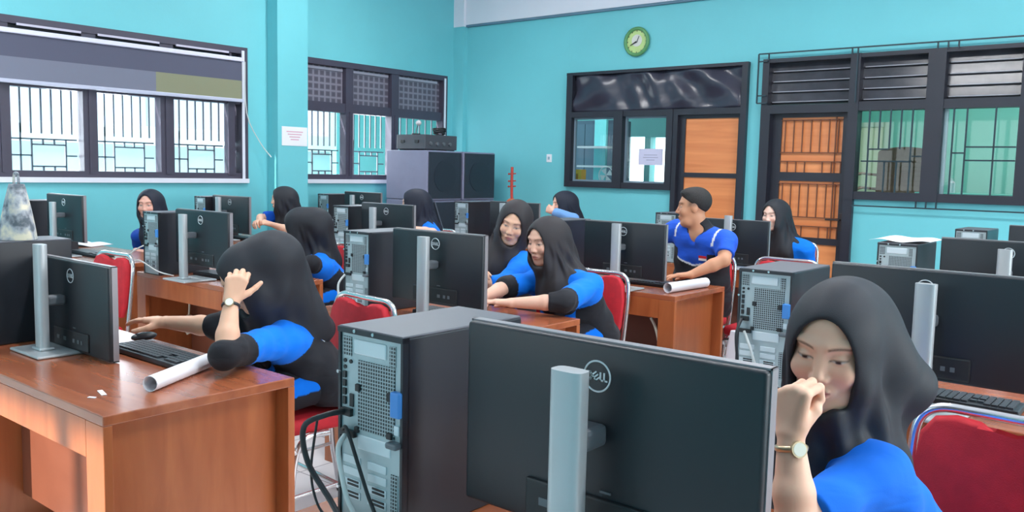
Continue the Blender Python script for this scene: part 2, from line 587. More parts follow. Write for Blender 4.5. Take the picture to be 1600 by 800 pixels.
# outside: yard, boundary wall and a pale neighbour house
struct(MB().box(-11.3, -11.0, -6, 16, 0, 1.62).build('wall_yard', pmat('yard_wall_white', (214, 222, 224), 0.8, noise=0.04, nscale=1)))
struct(MB().box(-11.4, -10.85, -6, 16, 1.62, 1.86).build('trim_9', pmat('white_coping', (246, 246, 244), 0.8)))
nb = thing('neighbour_house', 'pale blue house beyond the yard wall, behind the barred left windows', 'building', (-17, 5, 0))
MB().box(-1.5, 1.5, -12, 12, 0, 3.4).build('house_wall', pmat('house_pale_blue', (186, 200, 222), 0.8, noise=0.04, nscale=1), nb)
m = MB()
for k in range(5):
    m.box(1.5, 1.53, -10 + 4.4 * k, -8.6 + 4.4 * k, 1.9, 2.9)
m.build('shutter', pmat('house_shutter', (170, 186, 200), 0.6), nb)
MB().box(-2.0, 2.0, -12.5, 12.5, 3.4, 3.6).build('roof_slab', pmat('house_roof', (210, 214, 218), 0.8), nb)

# ------------------------------------------------------------------ back wall unit A: window + door
fA, fB = 7.95, 8.06
r = bpy.data.objects.new('window_5', None); COL.objects.link(r); struct(r)
m = MB()
m.box(-5.78, -3.64, fA, fB, 2.46, 2.49); m.box(-5.78, -5.70, fA, fB, 1.235, 2.49); m.box(-3.70, -3.64, fA, fB, 2.0, 2.49)
m.box(-5.78, -4.43, fA, fB, 1.235, 1.30); m.box(-5.78, -3.64, fA, fB, 2.0, 2.06)
m.box(-5.14, -5.03, fA - 0.01, fB, 1.235, 2.06); m.box(-4.50, -4.43, fA - 0.01, fB, 1.235, 2.06)
m.build('window_frame', DARK_FRAME, r)
MB().box(-5.70, -5.14, 8.0, 8.006, 1.30, 2.0).build('pane', GLASS_DIM, r)
MB().box(-5.03, -4.50, 8.0, 8.006, 1.30, 2.0).build('pane', GLASS_DIM, r)
m = MB()
for a, b in ((-5.70, -5.14), (-5.03, -4.50)):
    m.box(a, a + 0.022, 8.006, 8.03, 1.30, 2.0); m.box(b - 0.022, b, 8.006, 8.03, 1.30, 2.0)
    m.box(a, b, 8.006, 8.03, 1.98, 2.0); m.box(a, b, 8.006, 8.03, 1.30, 1.318)
m.build('inner_sash', pmat('grey_sash', (138, 150, 166), 0.5), r)


def film(u, v):
    x = -5.70 + 2.0 * u
    z = 2.06 + 0.40 * v
    y = 7.985 + 0.018 * math.sin(x * 8 + 3.0 * math.sin(z * 7 + x)) + 0.012 * math.sin(x * 17 + z * 12 + 2 * math.sin(x * 4)) + 0.006 * math.sin(z * 22 - x * 9)
    return (x, y, z)


tag(MB().sheet(film, 60, 16, 0.002).build('black_plastic_sheet', BLACK_FILM, None, True, 180), 'crinkled black plastic sheet stretched over the transom above the first orange door', 'plastic sheet')
r = bpy.data.objects.new('door_1', None); COL.objects.link(r); struct(r)
m = MB().box(-4.43, -4.375, fA, fB, 0, 2.0).box(-3.70, -3.64, fA, fB, 0, 2.0)
m.build('door_frame', DARK_FRAME, r)
m = MB()
m.box(-4.375, -4.31, 8.0, 8.04, 0, 2.0); m.box(-3.735, -3.70, 8.0, 8.04, 0, 2.0)
for z0, z1 in ((0, 0.12), (0.78, 0.84), (1.375, 1.42), (1.965, 2.0)):
    m.box(-4.375, -3.70, 8.0, 8.04, z0, z1)
m.build('door_rails', DARK_FRAME, r)
for z0, z1 in ((0.12, 0.78), (0.84, 1.375), (1.42, 1.965)):
    MB().box(-4.31, -3.735, 8.014, 8.03, z0, z1).build('door_panel', ORANGE_DOOR, r)

# unit B: barred door + window
r = bpy.data.objects.new('door_2', None); COL.objects.link(r); struct(r)
m = MB().box(-3.49, -3.40, fA, fB, 0, 2.06).box(-2.67, -2.59, fA, fB, 0, 2.06).box(-3.49, -2.59, fA, fB, 1.99, 2.07)
m.build('door_frame', DARK_FRAME, r)
m = MB()
m.box(-3.40, -3.31, 8.03, 8.07, 0, 1.99); m.box(-2.735, -2.67, 8.03, 8.07, 0, 1.99)
for z0, z1 in ((0, 0.12), (0.78, 0.84), (1.365, 1.445), (1.955, 1.99)):
    m.box(-3.40, -2.67, 8.03, 8.07, z0, z1)
m.build('door_rails', DARK_FRAME, r)
for z0, z1 in ((0.12, 0.78), (0.84, 1.365), (1.445, 1.955)):
    MB().box(-3.31, -2.735, 8.045, 8.06, z0, z1).build('door_panel', ORANGE_DOOR, r)
m = MB()
BROWN_IRON = pmat('brown_painted_iron', (116, 66, 44), 0.5)
for z0, z1 in ((0.84, 1.365), (1.445, 1.955)):
    m.box(-3.31, -2.735, 8.02, 8.03, z1 - 0.03, z1 - 0.02)
    zc = z0 + 0.36 * (z1 - z0)
    m.box(-3.31, -2.735, 8.02, 8.03, zc - 0.005, zc + 0.005)
    zd = z0 + 0.20 * (z1 - z0)
    m.box(-3.31, -2.735, 8.02, 8.03, zd - 0.005, zd + 0.005)
    for k in range(7):
        x = -3.27 + 0.083 * k
        m.box(x - 0.005, x + 0.005, 8.02, 8.03, zc, z1 - 0.02)
        if k % 1 == 0 and k != 3:
            m.box(x + 0.03, x + 0.04, 8.02, 8.03, z0, zd)
    m.box(-2.80, -2.79, 8.02, 8.03, z0, z1)
m.build('iron_grille', BROWN_IRON, r)
m = MB().box(-2.725, -2.69, 8.015, 8.03, 0.92, 1.08).cyl((-2.71, 8.03, 1.02), (-2.71, 7.97, 1.02), 0.008).cyl((-2.71, 7.975, 1.02), (-2.83, 7.975, 1.02), 0.008)
m.build('door_handle', pmat('brown_metal_handle', (70, 62, 62), 0.3, metal=0.7), r)

r = bpy.data.objects.new('window_6', None); COL.objects.link(r); struct(r)
m = MB()
m.box(-3.49, -1.2, fA, fB, 2.465, 2.50); m.box(-3.49, -3.43, fA, fB, 2.06, 2.50)
m.box(-2.67, -2.585, fA - 0.01, fB, 1.215, 2.50)
m.box(-2.585, -1.2, fA, fB, 1.215, 1.285); m.box(-2.585, -1.2, fA, fB, 2.0, 2.08)
m.box(-2.03, -1.89, fA - 0.01, fB, 1.215, 2.5); m.box(-1.33, -1.2, fA, fB, 1.215, 2.5)
m.build('window_frame', DARK_FRAME, r)
m = MB()
for a, b in ((-3.43, -2.67), (-2.585, -2.03), (-1.89, -1.33)):
    for k in range(4):
        z = 2.10 + 0.095 * k
        m.prism([(8.022, z), (8.040, z + 0.086), (8.046, z + 0.084), (8.028, z - 0.004)], 'x', a, b)
m.build('louvre_blades', pmat('dark_glass_louvre', (56, 58, 66), 0.22, noise=0.25, nscale=5), r)
m = MB()
for a, b in ((-3.43, -2.67), (-2.585, -2.03), (-1.89, -1.33)):
    for k in range(4):
        m.box(a + 0.02, b - 0.02, 8.014, 8.024, 2.098 + 0.095 * k, 2.106 + 0.095 * k)
m.build('louvre_reflections', pmat('painted_louvre_reflection', (150, 150, 160), 0.35), r)  # pale strips painting reflections along the blade edges
m = MB()
for a, b in ((-3.43, -2.67), (-2.585, -2.03), (-1.89, -1.33)):
    m.box(a, b, 8.055, 8.065, 2.08, 2.465)
m.build('louvre_backing', pmat('dark_backing', (44, 46, 54), 0.6), r)
MB().box(-2.585, -2.03, 8.0, 8.006, 1.285, 2.0).build('pane', GLASS_DIM, r)
MB().box(-1.89, -1.33, 8.0, 8.006, 1.285, 2.0).build('pane', GLASS_DIM, r)
MB().box(-1.89, -1.86, 8.006, 8.03, 1.285, 2.0).build('inner_sash', pmat('pale_sash', (176, 196, 204), 0.5), r)
m = MB()
Y = 7.935
def vb(x, z0, z1): m.box(x - 0.006, x + 0.006, Y - 0.006, Y + 0.006, z0, z1)
def hb(x0, x1, z): m.box(x0, x1, Y - 0.006, Y + 0.006, z - 0.006, z + 0.006)
hb(-3.53, -1.15, 2.55); hb(-3.53, -3.43, 2.09); vb(-3.53, 2.09, 2.55); vb(-2.61, 2.07, 2.55); vb(-1.15, 1.16, 2.55)
hb(-3.53, -3.44, 2.48); hb(-3.53, -3.44, 2.16)
for x in (-3.43, -2.66, -1.96, -1.88, -1.80): vb(x, 2.49, 2.55)
hb(-2.59, -1.15, 1.16)
for x in (-2.05, -1.97, -1.89): vb(x, 1.16, 1.22)
for a, b, s in ((-2.585, -2.03, 1), (-1.89, -1.33, -1)):
    w_ = b - a
    if s > 0:
        for k in (1, 2, 3, 4, 5):
            vb(a + 0.16 * k * w_ + 0.02, 1.66 if k not in (5, ) else 1.285, 2.0)
        hb(a + 0.1 * w_, a + 0.86 * w_, 1.555); hb(a + 0.2 * w_, a + 0.5 * w_, 1.66)
        vb(a + 0.2 * w_, 1.285, 1.66); vb(a + 0.46 * w_, 1.285, 1.555); vb(a + 0.64 * w_, 1.285, 1.555)
        hb(a + 0.86 * w_, b, 1.60)
    else:
        vb(a + 0.09, 1.285, 2.0); vb(a + 0.19, 1.285, 2.0); vb(a + 0.40, 1.285, 2.0)
        hb(a + 0.09, a + 0.19, 1.63); hb(a + 0.19, b, 1.68); hb(a + 0.19, b, 1.57)
m.build('iron_grille', DARK_IRON, r)

# rooms behind the back wall
ROOM2 = pmat('back_room_teal', (120, 196, 196), 0.6, noise=0.03, nscale=2)
ROOM3 = pmat('corridor_mint', (132, 214, 200), 0.6, noise=0.03, nscale=2)
wall_with_holes('wall_far', 'y', 11.0, 0.15, -10.0, -3.6, 3.0, [(-7.5, -7.04, 0.9, 1.94), (-6.9, -6.57, 0.9, 1.93), (-6.48, -6.18, 0.9, 1.92)], ROOM2)
struct(MB().box(-10.15, -10.0, 8.15, 11.15, 0, 3.0).build('wall_far_side', ROOM2))
struct(MB().box(-3.62, -3.56, 8.15, 11.15, 0, 3.0).build('wall_partition', ROOM3))
struct(MB().box(-10.15, 0.6, 8.15, 11.15, 3.0, 3.1).build('ceiling_back_rooms', pmat('back_room_ceiling', (120, 130, 140), 0.8)))
wall_with_holes('wall_corridor', 'y', 10.6, 0.15, -3.56, 0.6, 3.0, [], ROOM3)
struct(MB().box(0.45, 0.6, 8.15, 10.75, 0, 3.0).build('wall_corridor_side', ROOM3))
r = bpy.data.objects.new('light_beam_panel', None); COL.objects.link(r); struct(r)
MB().box(-3.54, -3.12, 10.56, 10.6, 0, 2.0).build('beam_panel', pmat('pale_cream_beam', (222, 226, 196), 0.6), r)  # pale panel stands in for a bright beam and reflection behind the glass
MB().box(-3.56, -3.10, 10.54, 10.6, 2.0, 2.05).box(-3.12, -3.07, 10.54, 10.6, 0, 2.05).build('door_frame', pmat('pale_frame', (196, 214, 196), 0.6), r)
area_light('corridor_fill_light', (-1.9, 9.2, 2.9), (0, 0, -1), 1.4, 0.5, 34, (1, 0.98, 0.94))  # added area lamp without a fixture, brightens the corridor
area_light('back_room_fill_light', (-6.2, 9.2, 2.9), (0, 0, -1), 1.4, 0.5, 24, (1, 0.98, 0.94))  # added area lamp without a fixture, brightens the back room

# ------------------------------------------------------------------ ceiling tubes (unseen lamps added above the frame to brighten the room)
TUBE = emit_mat('lamp_tube', (250, 250, 255), 6.0)
for i, (x, y) in enumerate([(-5.6, 2.0), (-5.6, 5.4), (-2.2, 2.0), (-2.2, 5.4), (1.0, 2.0), (1.0, 5.4)]):
    L = thing('added_ceiling_lamp', ['added white tube lamp on the ceiling by the first window', 'added white tube lamp on the ceiling by the second window', 'added white tube lamp on the ceiling above the middle desks, nearer the camera', 'added white tube lamp on the ceiling above the middle desks, nearer the doors', 'added white tube lamp on the ceiling at the right, nearer the camera', 'added white tube lamp on the ceiling at the right, nearer the doors'][i], 'lamp', (x, y, HC), 0, 'added ceiling tube lamps')
    MB().box(-0.65, 0.65, -0.07, 0.07, -0.06, 0.0, 0.01).build('housing', WHITE_PAINT, L)
    MB().cyl((-0.6, -0.035, -0.08), (0.6, -0.035, -0.08), 0.014).cyl((-0.6, 0.035, -0.08), (0.6, 0.035, -0.08), 0.014).build('tube', TUBE, L)
    area_light('tube_fill_light', (x, y, HC - 0.12), (0, 0, -1), 0.12, 1.25, TUBE_W, (0.98, 0.99, 1.0)).rotation_euler = (0, 0, math.radians(90))


# ------------------------------------------------------------------ desks
def desk(name_label, x0, x1, y0, D=0.60):
    W = x1 - x0
    t = thing('computer_desk', name_label, 'desk', (x0, y0, 0), 0, 'wooden computer desks')
    MB().box(0, W, 0, D, 0.722, 0.75, 0.003).build('desk_top', DESK_TOP, t)
    MB().box(0.10, W - 0.10, 0.0, 0.022, 0.62, 0.722).build('apron', DESK_WOOD, t)
    MB().box(0.09, W - 0.09, 0.30, 0.318, 0.12, 0.722).build('modesty_panel', DESK_SHADED, t)
    for s in (0, 1):
        a, b = (0, 0.10) if s == 0 else (W - 0.10, W)
        MB().box(a, b, 0, 0.025, 0, 0.722, 0.002).build('leg_board', DESK_WOOD, t)
        MB().box(a, b, D - 0.025, D, 0, 0.722, 0.002).build('leg_board', DESK_WOOD, t)
        e0, e1 = (0.062, 0.080) if s == 0 else (W - 0.080, W - 0.062)
        MB().box(e0, e1, 0.025, D - 0.025, 0.0, 0.722).build('end_panel', DESK_WOOD, t)
    return t


ROWS = [1.03, 2.58, 4.14, 5.70]
desk('wooden desk in the right foreground carrying the nearest tower and monitor', -1.33, 0.10, ROWS[0] - 0.06, 0.66)
desk('wooden desk at the front left with the paper roll and adhesive scraps on its corner', -3.60, -2.20, ROWS[0])
desk('wooden desk at the right behind the girl with a gold watch', -1.27, 0.10, ROWS[1])
desk('wooden desk in the middle under the girl resting her forearm on it', -3.25, -2.20, ROWS[1])
desk('wooden desk in the left middle with a white power strip under its front', -5.03, -4.02, ROWS[1])
desk('wooden desk by the first window with an open book on it', -7.10, -5.46, ROWS[1])
desk('far right wooden desk carrying the tower topped by a paper sheet', -1.32, 0.10, ROWS[2])
desk('wooden desk in front of the man with a paper roll on its corner', -3.32, -2.25, ROWS[2])
desk('wooden desk in front of the girl by the black speakers', -5.42, -4.15, ROWS[2])
desk('wooden desk against the window wall in the third row', -7.12, -5.95, ROWS[2])
desk('wooden desk in the last row at the far right, under the barred window', -1.36, 0.10, ROWS[3])
desk('wooden desk in the last row by the barred orange door', -3.40, -2.30, ROWS[3])
desk('wooden desk in the last row left of the girl in a light blue wrap', -5.45, -4.25, ROWS[3])
desk('wooden desk in the last row in front of the black speakers', -7.40, -6.25, ROWS[3])


# ------------------------------------------------------------------ monitor, prototype faces away from the camera
def letters():
    """D, slanted E, L, L cut from strokes, lying in the x-z plane"""
    m = MB()
    t, d = 0.0028, 0.0012
    def stroke(p, q, th=t):
        p = Vector((p[0], 0, p[1])); q = Vector((q[0], 0, q[1]))
        u = (q - p).normalized() * (th * 0.5); n_ = Vector((-u.z, 0, u.x))
        c = [p - u - n_, q + u - n_, q + u + n_, p - u + n_]
        m.prism([(v.x, v.z) for v in c], 'y', -d, 0.0)
    h = 0.0055
    stroke((-0.0165, -h), (-0.0165, h)); stroke((-0.0165, h), (-0.0125, h * 0.95)); stroke((-0.0165, -h), (-0.0125, -h * 0.95))
    stroke((-0.0125, h * 0.95), (-0.0098, h * 0.35)); stroke((-0.0125, -h * 0.95), (-0.0098, -h * 0.35)); stroke((-0.0098, h * 0.35), (-0.0098, -h * 0.35))
    c, s = math.cos(math.radians(38)), math.sin(math.radians(38))
    def rot(p):
        return (-0.0025 + p[0] * c - p[1] * s, p[0] * s + p[1] * c)
    e = 0.0050
    for z in (-e, 0, e):
        stroke(rot((-e * 0.8, z)), rot((e * 0.8, z)), 0.0022)
    stroke(rot((-e * 0.8, -e)), rot((-e * 0.8, e)), 0.0022)
    for x in (0.0060, 0.0128):
        stroke((x, h), (x, -h)); stroke((x, -h), (x + 0.0045, -h))
    return m


def make_monitor(loc, label, rz=0.0, zp=0.0, tilt=0.0, stand_dx=0.0):
    """zp: how far the panel is lowered; the panel hangs on the stand column"""
    t = thing('computer_monitor', label, 'monitor', loc, rz, 'dark flat computer monitors')
    zb = 0.088 - zp
    m = MB().box(-0.267, 0.267, -0.010, 0.020, zb + 0.002, zb + 0.313, 0.006, 3)
    hs = m.build('back_shell', MON_BACK, t, True, 30)
    m = MB()
    for a, b, c, d in ((-0.269, 0.269, zb + 0.3125, zb + 0.3155), (-0.269, 0.269, zb, zb + 0.004), (-0.269, -0.266, zb, zb + 0.3155), (0.266, 0.269, zb, zb + 0.3155)):
        m.box(a, b, 0.003, 0.022, c, d)
    m.build('rim', MON_EDGE, t)
    MB().box(-0.262, 0.262, 0.018, 0.0215, zb + 0.014, zb + 0.308).build('screen', SCREEN, t)
    m = MB().box(-0.13, 0.13, -0.016, -0.006, zb + 0.012, zb + 0.075, 0.004)
    pc = m.build('port_recess', PORT, t)
    for k, (x, wd) in enumerate(((-0.10, 0.02), (-0.05, 0.018), (0.02, 0.016), (0.055, 0.012), (0.08, 0.012))):
        MB().box(x, x + wd, -0.0175, -0.015, zb + 0.035, zb + 0.048).build('port_socket', SILVER_DK, pc)
    MB().box(0.012, 0.032, -0.0118, -0.0095, zb + 0.083, zb + 0.0865).build('small_label', SILVER_DK, t)
    # stand
    pts = []
    for k in range(24):
        a = 2 * math.pi * k / 24
        ca, sa = math.cos(a), math.sin(a)
        pts.append((stand_dx + 0.028 * math.copysign(abs(ca) ** 0.55, ca), -0.082 + 0.017 * math.copysign(abs(sa) ** 0.55, sa)))
    MB().prism(pts, 'z', 0.008, 0.372).build('stand_column', SILVER, t, True, 50)
    MB().box(stand_dx - 0.022, stand_dx + 0.022, -0.068, -0.008, zb + 0.158, zb + 0.192, 0.008).build('stand_mount', SILVER_DK, t)
    m = MB().box(stand_dx - 0.115, stand_dx + 0.115, -0.145, 0.055, 0.0, 0.010, 0.004).box(stand_dx - 0.035, stand_dx + 0.035, -0.105, -0.055, 0.01, 0.02, 0.005)
    m.build('stand_base', SILVER, t)
    lx, lz = 0.0, zb + 0.262
    lg = letters()
    for v in lg.bm.verts:
        v.co += Vector((lx, -0.0100, lz))
    ring = []
    for k in range(40):
        a = 2 * math.pi * k / 40
        ring.append((lx + 0.0235 * math.cos(a), -0.0106, lz + 0.0235 * math.sin(a)))
    lg.tube(ring, 0.0015, 6, 0, True)
    lo = lg.build('round_emblem', LOGO, t)
    if tilt:
        for o in t.children:
            if not o.name.startswith('stand'):
                o.rotation_euler = (tilt, 0, 0)
    return t


Z0 = 0.751
MON = [
    (-0.716, ROWS[0] + 0.065, 'large dark monitor seen from behind in the right foreground', 0, 0.0, 0),
    (-3.030, 1.33, 'dark monitor cut by the left picture edge, set low on the front left desk', 0.0, 0.086, 0.06),
    (-0.640, ROWS[1] + 0.065, 'dark monitor behind the girl with a gold watch, at the right picture edge', 0, 0.0, -0.02),
    (-2.580, ROWS[1] + 0.065, 'dark monitor in the middle in front of the girl resting her forearm', 0, 0.012, 0),
    (-4.410, ROWS[1] + 0.065, 'dark monitor on the desk with the white power strip', 0, 0.010, 0.06),
    (-6.120, ROWS[1] + 0.065, 'dark monitor below the first window, left of the girl facing the camera', 0, -0.02, 0),
    (-0.700, ROWS[2] + 0.065, 'dark monitor beside the tower with a paper sheet on top', 0, 0.0, 0),
    (-2.625, ROWS[2] + 0.065, 'dark monitor in front of the man', 0, 0.025, 0),
    (-4.600, ROWS[2] + 0.065, 'dark monitor in front of the girl by the black speakers', 0, 0.005, 0.06),
    (-6.560, ROWS[2] + 0.065, 'dark monitor in front of the girl with clasped hands', 0, 0.02, 0.06),
    (-0.700, ROWS[3] + 0.065, 'dark monitor in the last row under the barred window', 0, 0.0, 0),
    (-2.695, ROWS[3] + 0.065, 'dark monitor in front of the girl by the barred door', 0, 0.06, 0),
    (-4.710, ROWS[3] + 0.065, 'dark monitor in the last row left of the girl in a light blue wrap', 0, 0.02, 0.06),
    (-6.670, ROWS[3] + 0.065, 'small far dark monitor in the last row, below the second window', 0, 0.0, 0.06),
]
for x, y, lb, rz, zp, sdx in MON:
    make_monitor((x, y, Z0), lb, rz, zp, 0.0, -sdx)


# ------------------------------------------------------------------ tower, back side towards the camera
def make_tower(loc, label, rz=0.0):
    t = thing('computer_tower', label, 'computer', loc, rz, 'black computer towers')
    W, D, H_ = 0.173, 0.32, 0.367
    m = MB().box(0, W, 0.004, D, 0.0, H_ - 0.004, 0.003)
    m.box(0, 0.006, -0.006, 0.01, 0, H_ - 0.004).box(W - 0.006, W, -0.006, 0.01, 0, H_ - 0.004).box(0, W, -0.008, 0.01, H_ - 0.012, H_ - 0.002)
    cs = m.build('case', TOWER_CASE, t)
    MB().box(0.001, W - 0.001, -0.006, D - 0.002, H_ - 0.005, H_, 0.002).build('top_cover', TOWER_TOP, t)
    bp = MB().box(0.006, W - 0.006, -0.002, 0.006, 0.004, H_ - 0.012).build('back_panel', ZINC, t)
    MB().box(0.040, 0.128, -0.004, 0.0, 0.318, 0.346, 0.003).build('raised_plate', ZINC_LT, bp)
    MB().box(0.052, 0.140, -0.0035, 0.0, 0.142, 0.170, 0.002).build('raised_plate', ZINC_LT, bp)
    for q in ((0.052, 0.150, 0.178, 0.308), (0.010, 0.034, 0.312, 0.348), (0.136, 0.152, 0.3095, 0.346), (0.142, 0.160, 0.03, 0.115)):
        MB().box(q[0], q[1], -0.0035, 0.0, q[2], q[3]).build('vent', VENT, bp)
    for q in ((0.012, 0.020, -0.006, 0.270, 0.282), (0.012, 0.020, -0.006, 0.254, 0.266), (0.012, 0.020, -0.006, 0.238, 0.250), (0.012, 0.038, -0.010, 0.200, 0.214),
              (0.012, 0.020, -0.006, 0.220, 0.234), (0.010, 0.048, -0.010, 0.162, 0.174), (0.030, 0.040, -0.0045, 0.218, 0.242)):
        MB().box(q[0], q[1], q[2], 0.0, q[3], q[4]).build('port', PORT, bp)
    for x, z in ((0.016, 0.302), (0.032, 0.302), (0.016, 0.290)):
        MB().cyl((x, 0, z), (x, -0.004, z), 0.004, n=10).build('audio_jack', PORT, bp)
    for z in (0.118, 0.096, 0.074, 0.052):
        for x0_, x1_ in ((0.012, 0.060), (0.080, 0.130)):
            MB().box(x0_, x1_, -0.004, 0, z - 0.008, z + 0.007, 0.001).build('slot_cover', ZINC_LT, bp)
            if z < 0.08:
                for k in (0, 1):
                    MB().box(x0_ + 0.014, x1_ - 0.004, -0.0052, -0.003, z - 0.005 + 0.007 * k, z - 0.001 + 0.007 * k).build('slot_vent', PORT, bp)
    for q in ((0.048, 0.060, 0.250, 0.264), (0.132, 0.146, 0.246, 0.262), (0.132, 0.146, 0.178, 0.190), (0.046, 0.056, 0.172, 0.184)):
        MB().box(q[0], q[1], -0.008, 0, q[2], q[3], 0.002).build('fan_clip', PORT, bp)
    MB().box(0.148, 0.172, -0.014, 0.0, 0.222, 0.268, 0.003).build('blue_latch', BLUE_LATCH, t)
    m = MB().box(0.142, 0.170, -0.020, 0.0, 0.166, 0.178, 0.004)
    m.build('lock_handle', SILVER_DK, t)
    m = MB().box(0.150, 0.164, -0.006, 0.0, 0.188, 0.206, 0.002)
    m.build('lock_loop', ZINC_LT, t)
    for x, z in ((0.048, H_ - 0.006), (0.098, H_ - 0.006), (0.003, 0.28), (0.003, 0.06)):
        MB().cyl((x, -0.005, z), (x, -0.010, z), 0.0034, n=10).build('case_screw', CHROME, t)
    return t


TOW = [
    (-1.250, ROWS[0] - 0.0, 'large black computer tower with silver back in the centre foreground'),
    (-3.480, ROWS[0] + 0.10, 'black computer tower behind the monitor cut by the left picture edge'),
    (-1.175, ROWS[1] - 0.0, 'black computer tower just behind the face of the girl with a gold watch'),
    (-3.105, ROWS[1] - 0.0, 'black computer tower in the middle, behind the nearest tower'),
    (-4.930, ROWS[1] - 0.0, 'black computer tower on the desk with the white power strip'),
    (-1.220, ROWS[2] - 0.0, 'black computer tower with a white paper sheet lying on top'),
    (-3.200, ROWS[2] - 0.0, 'black computer tower left of the monitor in front of the man'),
    (-5.110, ROWS[2] - 0.0, 'black computer tower in front of the girl by the black speakers'),
    (-7.010, ROWS[2] - 0.0, 'black computer tower against the window wall in the third row'),
    (-1.240, ROWS[3] - 0.0, 'black computer tower in the last row below the barred window'),
    (-3.285, ROWS[3] - 0.0, 'black computer tower half hidden behind the man'),
    (-5.345, ROWS[3] - 0.0, 'black computer tower in the last row, right of the speakers'),
    (-7.285, ROWS[3] - 0.0, 'small far black computer tower below the second window'),
    (-6.680, ROWS[1] - 0.0, 'black computer tower left of the low monitor below the first window'),
]
tower0 = None
for x, y, lb in TOW:
    if tower0 is None:
        tower0 = make_tower((x, y, Z0), lb)
    else:
        c = copy_tree(tower0)
        c.location = (x, y, Z0)
        c['label'] = lb


# ------------------------------------------------------------------ banquet chairs
def make_chair(loc, rz, label):
    t = thing('banquet_chair', label, 'chair', loc, rz, 'red chairs with silver tube frames')
    m = MB().box(-0.205, 0.205, -0.21, 0.20, 0.425, 0.485, 0.022, 3)
    m.build('seat', RED_FABRIC, t, True, 60)
    # backrest: rounded shield with a grip notch at the top, leaning back
    prof = []
    for x, z in [(-0.17, 0.53), (0.17, 0.53), (0.195, 0.60), (0.200, 0.74), (0.192, 0.83), (0.165, 0.868), (0.12, 0.878), (0.07, 0.872), (0.045, 0.850), (0.0, 0.842),
                 (-0.045, 0.850), (-0.07, 0.872), (-0.12, 0.878), (-0.165, 0.868), (-0.192, 0.83), (-0.200, 0.74), (-0.195, 0.60)]:
        prof.append((x * 1.02, z - (0.012 if z > 0.7 else 0)))
    bm = MB()
    bm.prism(prof, 'y', -0.018, 0.018)
    bmesh.ops.bevel(bm.bm, geom=[e for e in bm.bm.edges if abs(e.verts[0].co.y - e.verts[1].co.y) < 1e-5], offset=0.011, segments=2, affect='EDGES', profile=0.5)
    for v in bm.bm.verts:
        v.co.y += 0.205 + (v.co.z - 0.5) * 0.10
    bm.build('backrest', RED_FABRIC, t, True, 50)
    yb = lambda z: 0.222 + (z - 0.5) * 0.10
    m = MB()
    m.tube([(-0.205, yb(0.42), 0.42), (-0.212, yb(0.6), 0.60), (-0.216, yb(0.74), 0.74), (-0.207, yb(0.835), 0.835), (-0.165, yb(0.873), 0.873), (-0.08, yb(0.877), 0.877), (0, yb(0.877), 0.876),
            (0.08, yb(0.877), 0.877), (0.165, yb(0.873), 0.873), (0.207, yb(0.835), 0.835), (0.216, yb(0.74), 0.74), (0.212, yb(0.6), 0.60), (0.205, yb(0.42), 0.42)], 0.0115, 10, 5)
    m.build('back_frame', CHROME, t, True, 60)
    for s in (-1, 1):
        x = 0.205 * s
        lg = MB().tube([(x, -0.24, 0.02), (x, -0.20, 0.20), (x, -0.175, 0.36), (x, -0.13, 0.415), (x, -0.04, 0.418)], 0.0115, 10, 5).build('leg', CHROME, t, True, 60)
        MB().cyl((x, -0.243, 0.0), (x, -0.236, 0.03), 0.014, n=12).build('rubber_foot', RUBBER, lg)
        lg = MB().tube([(x, 0.27, 0.02), (x, 0.235, 0.20), (x, 0.215, 0.38), (x, 0.15, 0.416), (x, 0.05, 0.418)], 0.0115, 10, 5).build('leg', CHROME, t, True, 60)
        MB().cyl((x, 0.273, 0.0), (x, 0.266, 0.03), 0.014, n=12).build('rubber_foot', RUBBER, lg)
    m = MB()
    for s in (-1, 1):
        m.tube([(0.205 * s, -0.205, 0.20), (0.205 * s, 0.236, 0.22)], 0.008, 8, 0)
    m.tube([(-0.205, 0.0, 0.21), (0.205, 0.0, 0.21)], 0.008, 8, 0)
    m.tube([(-0.205, -0.175, 0.36), (-0.19, -0.20, 0.40), (0, -0.205, 0.415), (0.19, -0.20, 0.40), (0.205, -0.175, 0.36)], 0.0095, 8, 5)
    m.build('stretcher', CHROME, t, True, 60)
    return t


CH = [
    (-2.72, 2.085, -0.12, 'red chair under the girl resting her head on her hand'),
    (-0.32, 1.94, 0.0, 'red chair behind the girl with a gold watch, cut by the right picture edge'),
    (-2.60, 3.63, 0.0, 'red chair behind the girl resting her forearm on the desk'),
    (-3.10, 3.72, 0.0, 'red chair under the girl leaning over between two desks'),
    (-4.55, 3.61, 0.0, 'red chair behind the girl seen from behind at the left'),
    (-6.28, 3.64, 0.0, 'red chair under the girl facing the camera by the first window'),
    (-4.92, 2.14, 0.0, 'empty red chair standing at the left beside the cut off monitor'),
    (-0.62, 3.60, 0.0, 'red chair showing under the monitor at the right picture edge'),
    (-2.68, 5.08, 0.0, 'red chair under the man'),
    (-2.13, 5.12, 0.0, 'empty red chair right of the man'),
    (-5.27, 5.17, 0.0, 'red chair behind the girl by the black speakers'),
    (-6.86, 5.17, 0.0, 'red chair behind the girl with clasped hands'),
    (-2.71, 6.65, 0.0, 'red chair behind the girl by the barred door'),
    (-4.70, 6.72, 0.0, 'red chair under the girl in a light blue wrap'),
]
chair0 = None
for x, y, rz, lb in CH:
    if chair0 is None:
        chair0 = make_chair((x, y, 0), rz, lb)
    else:
        c = copy_tree(chair0)
        c.location = (x, y, 0); c.rotation_euler = (0, 0, rz)
        c['label'] = lb


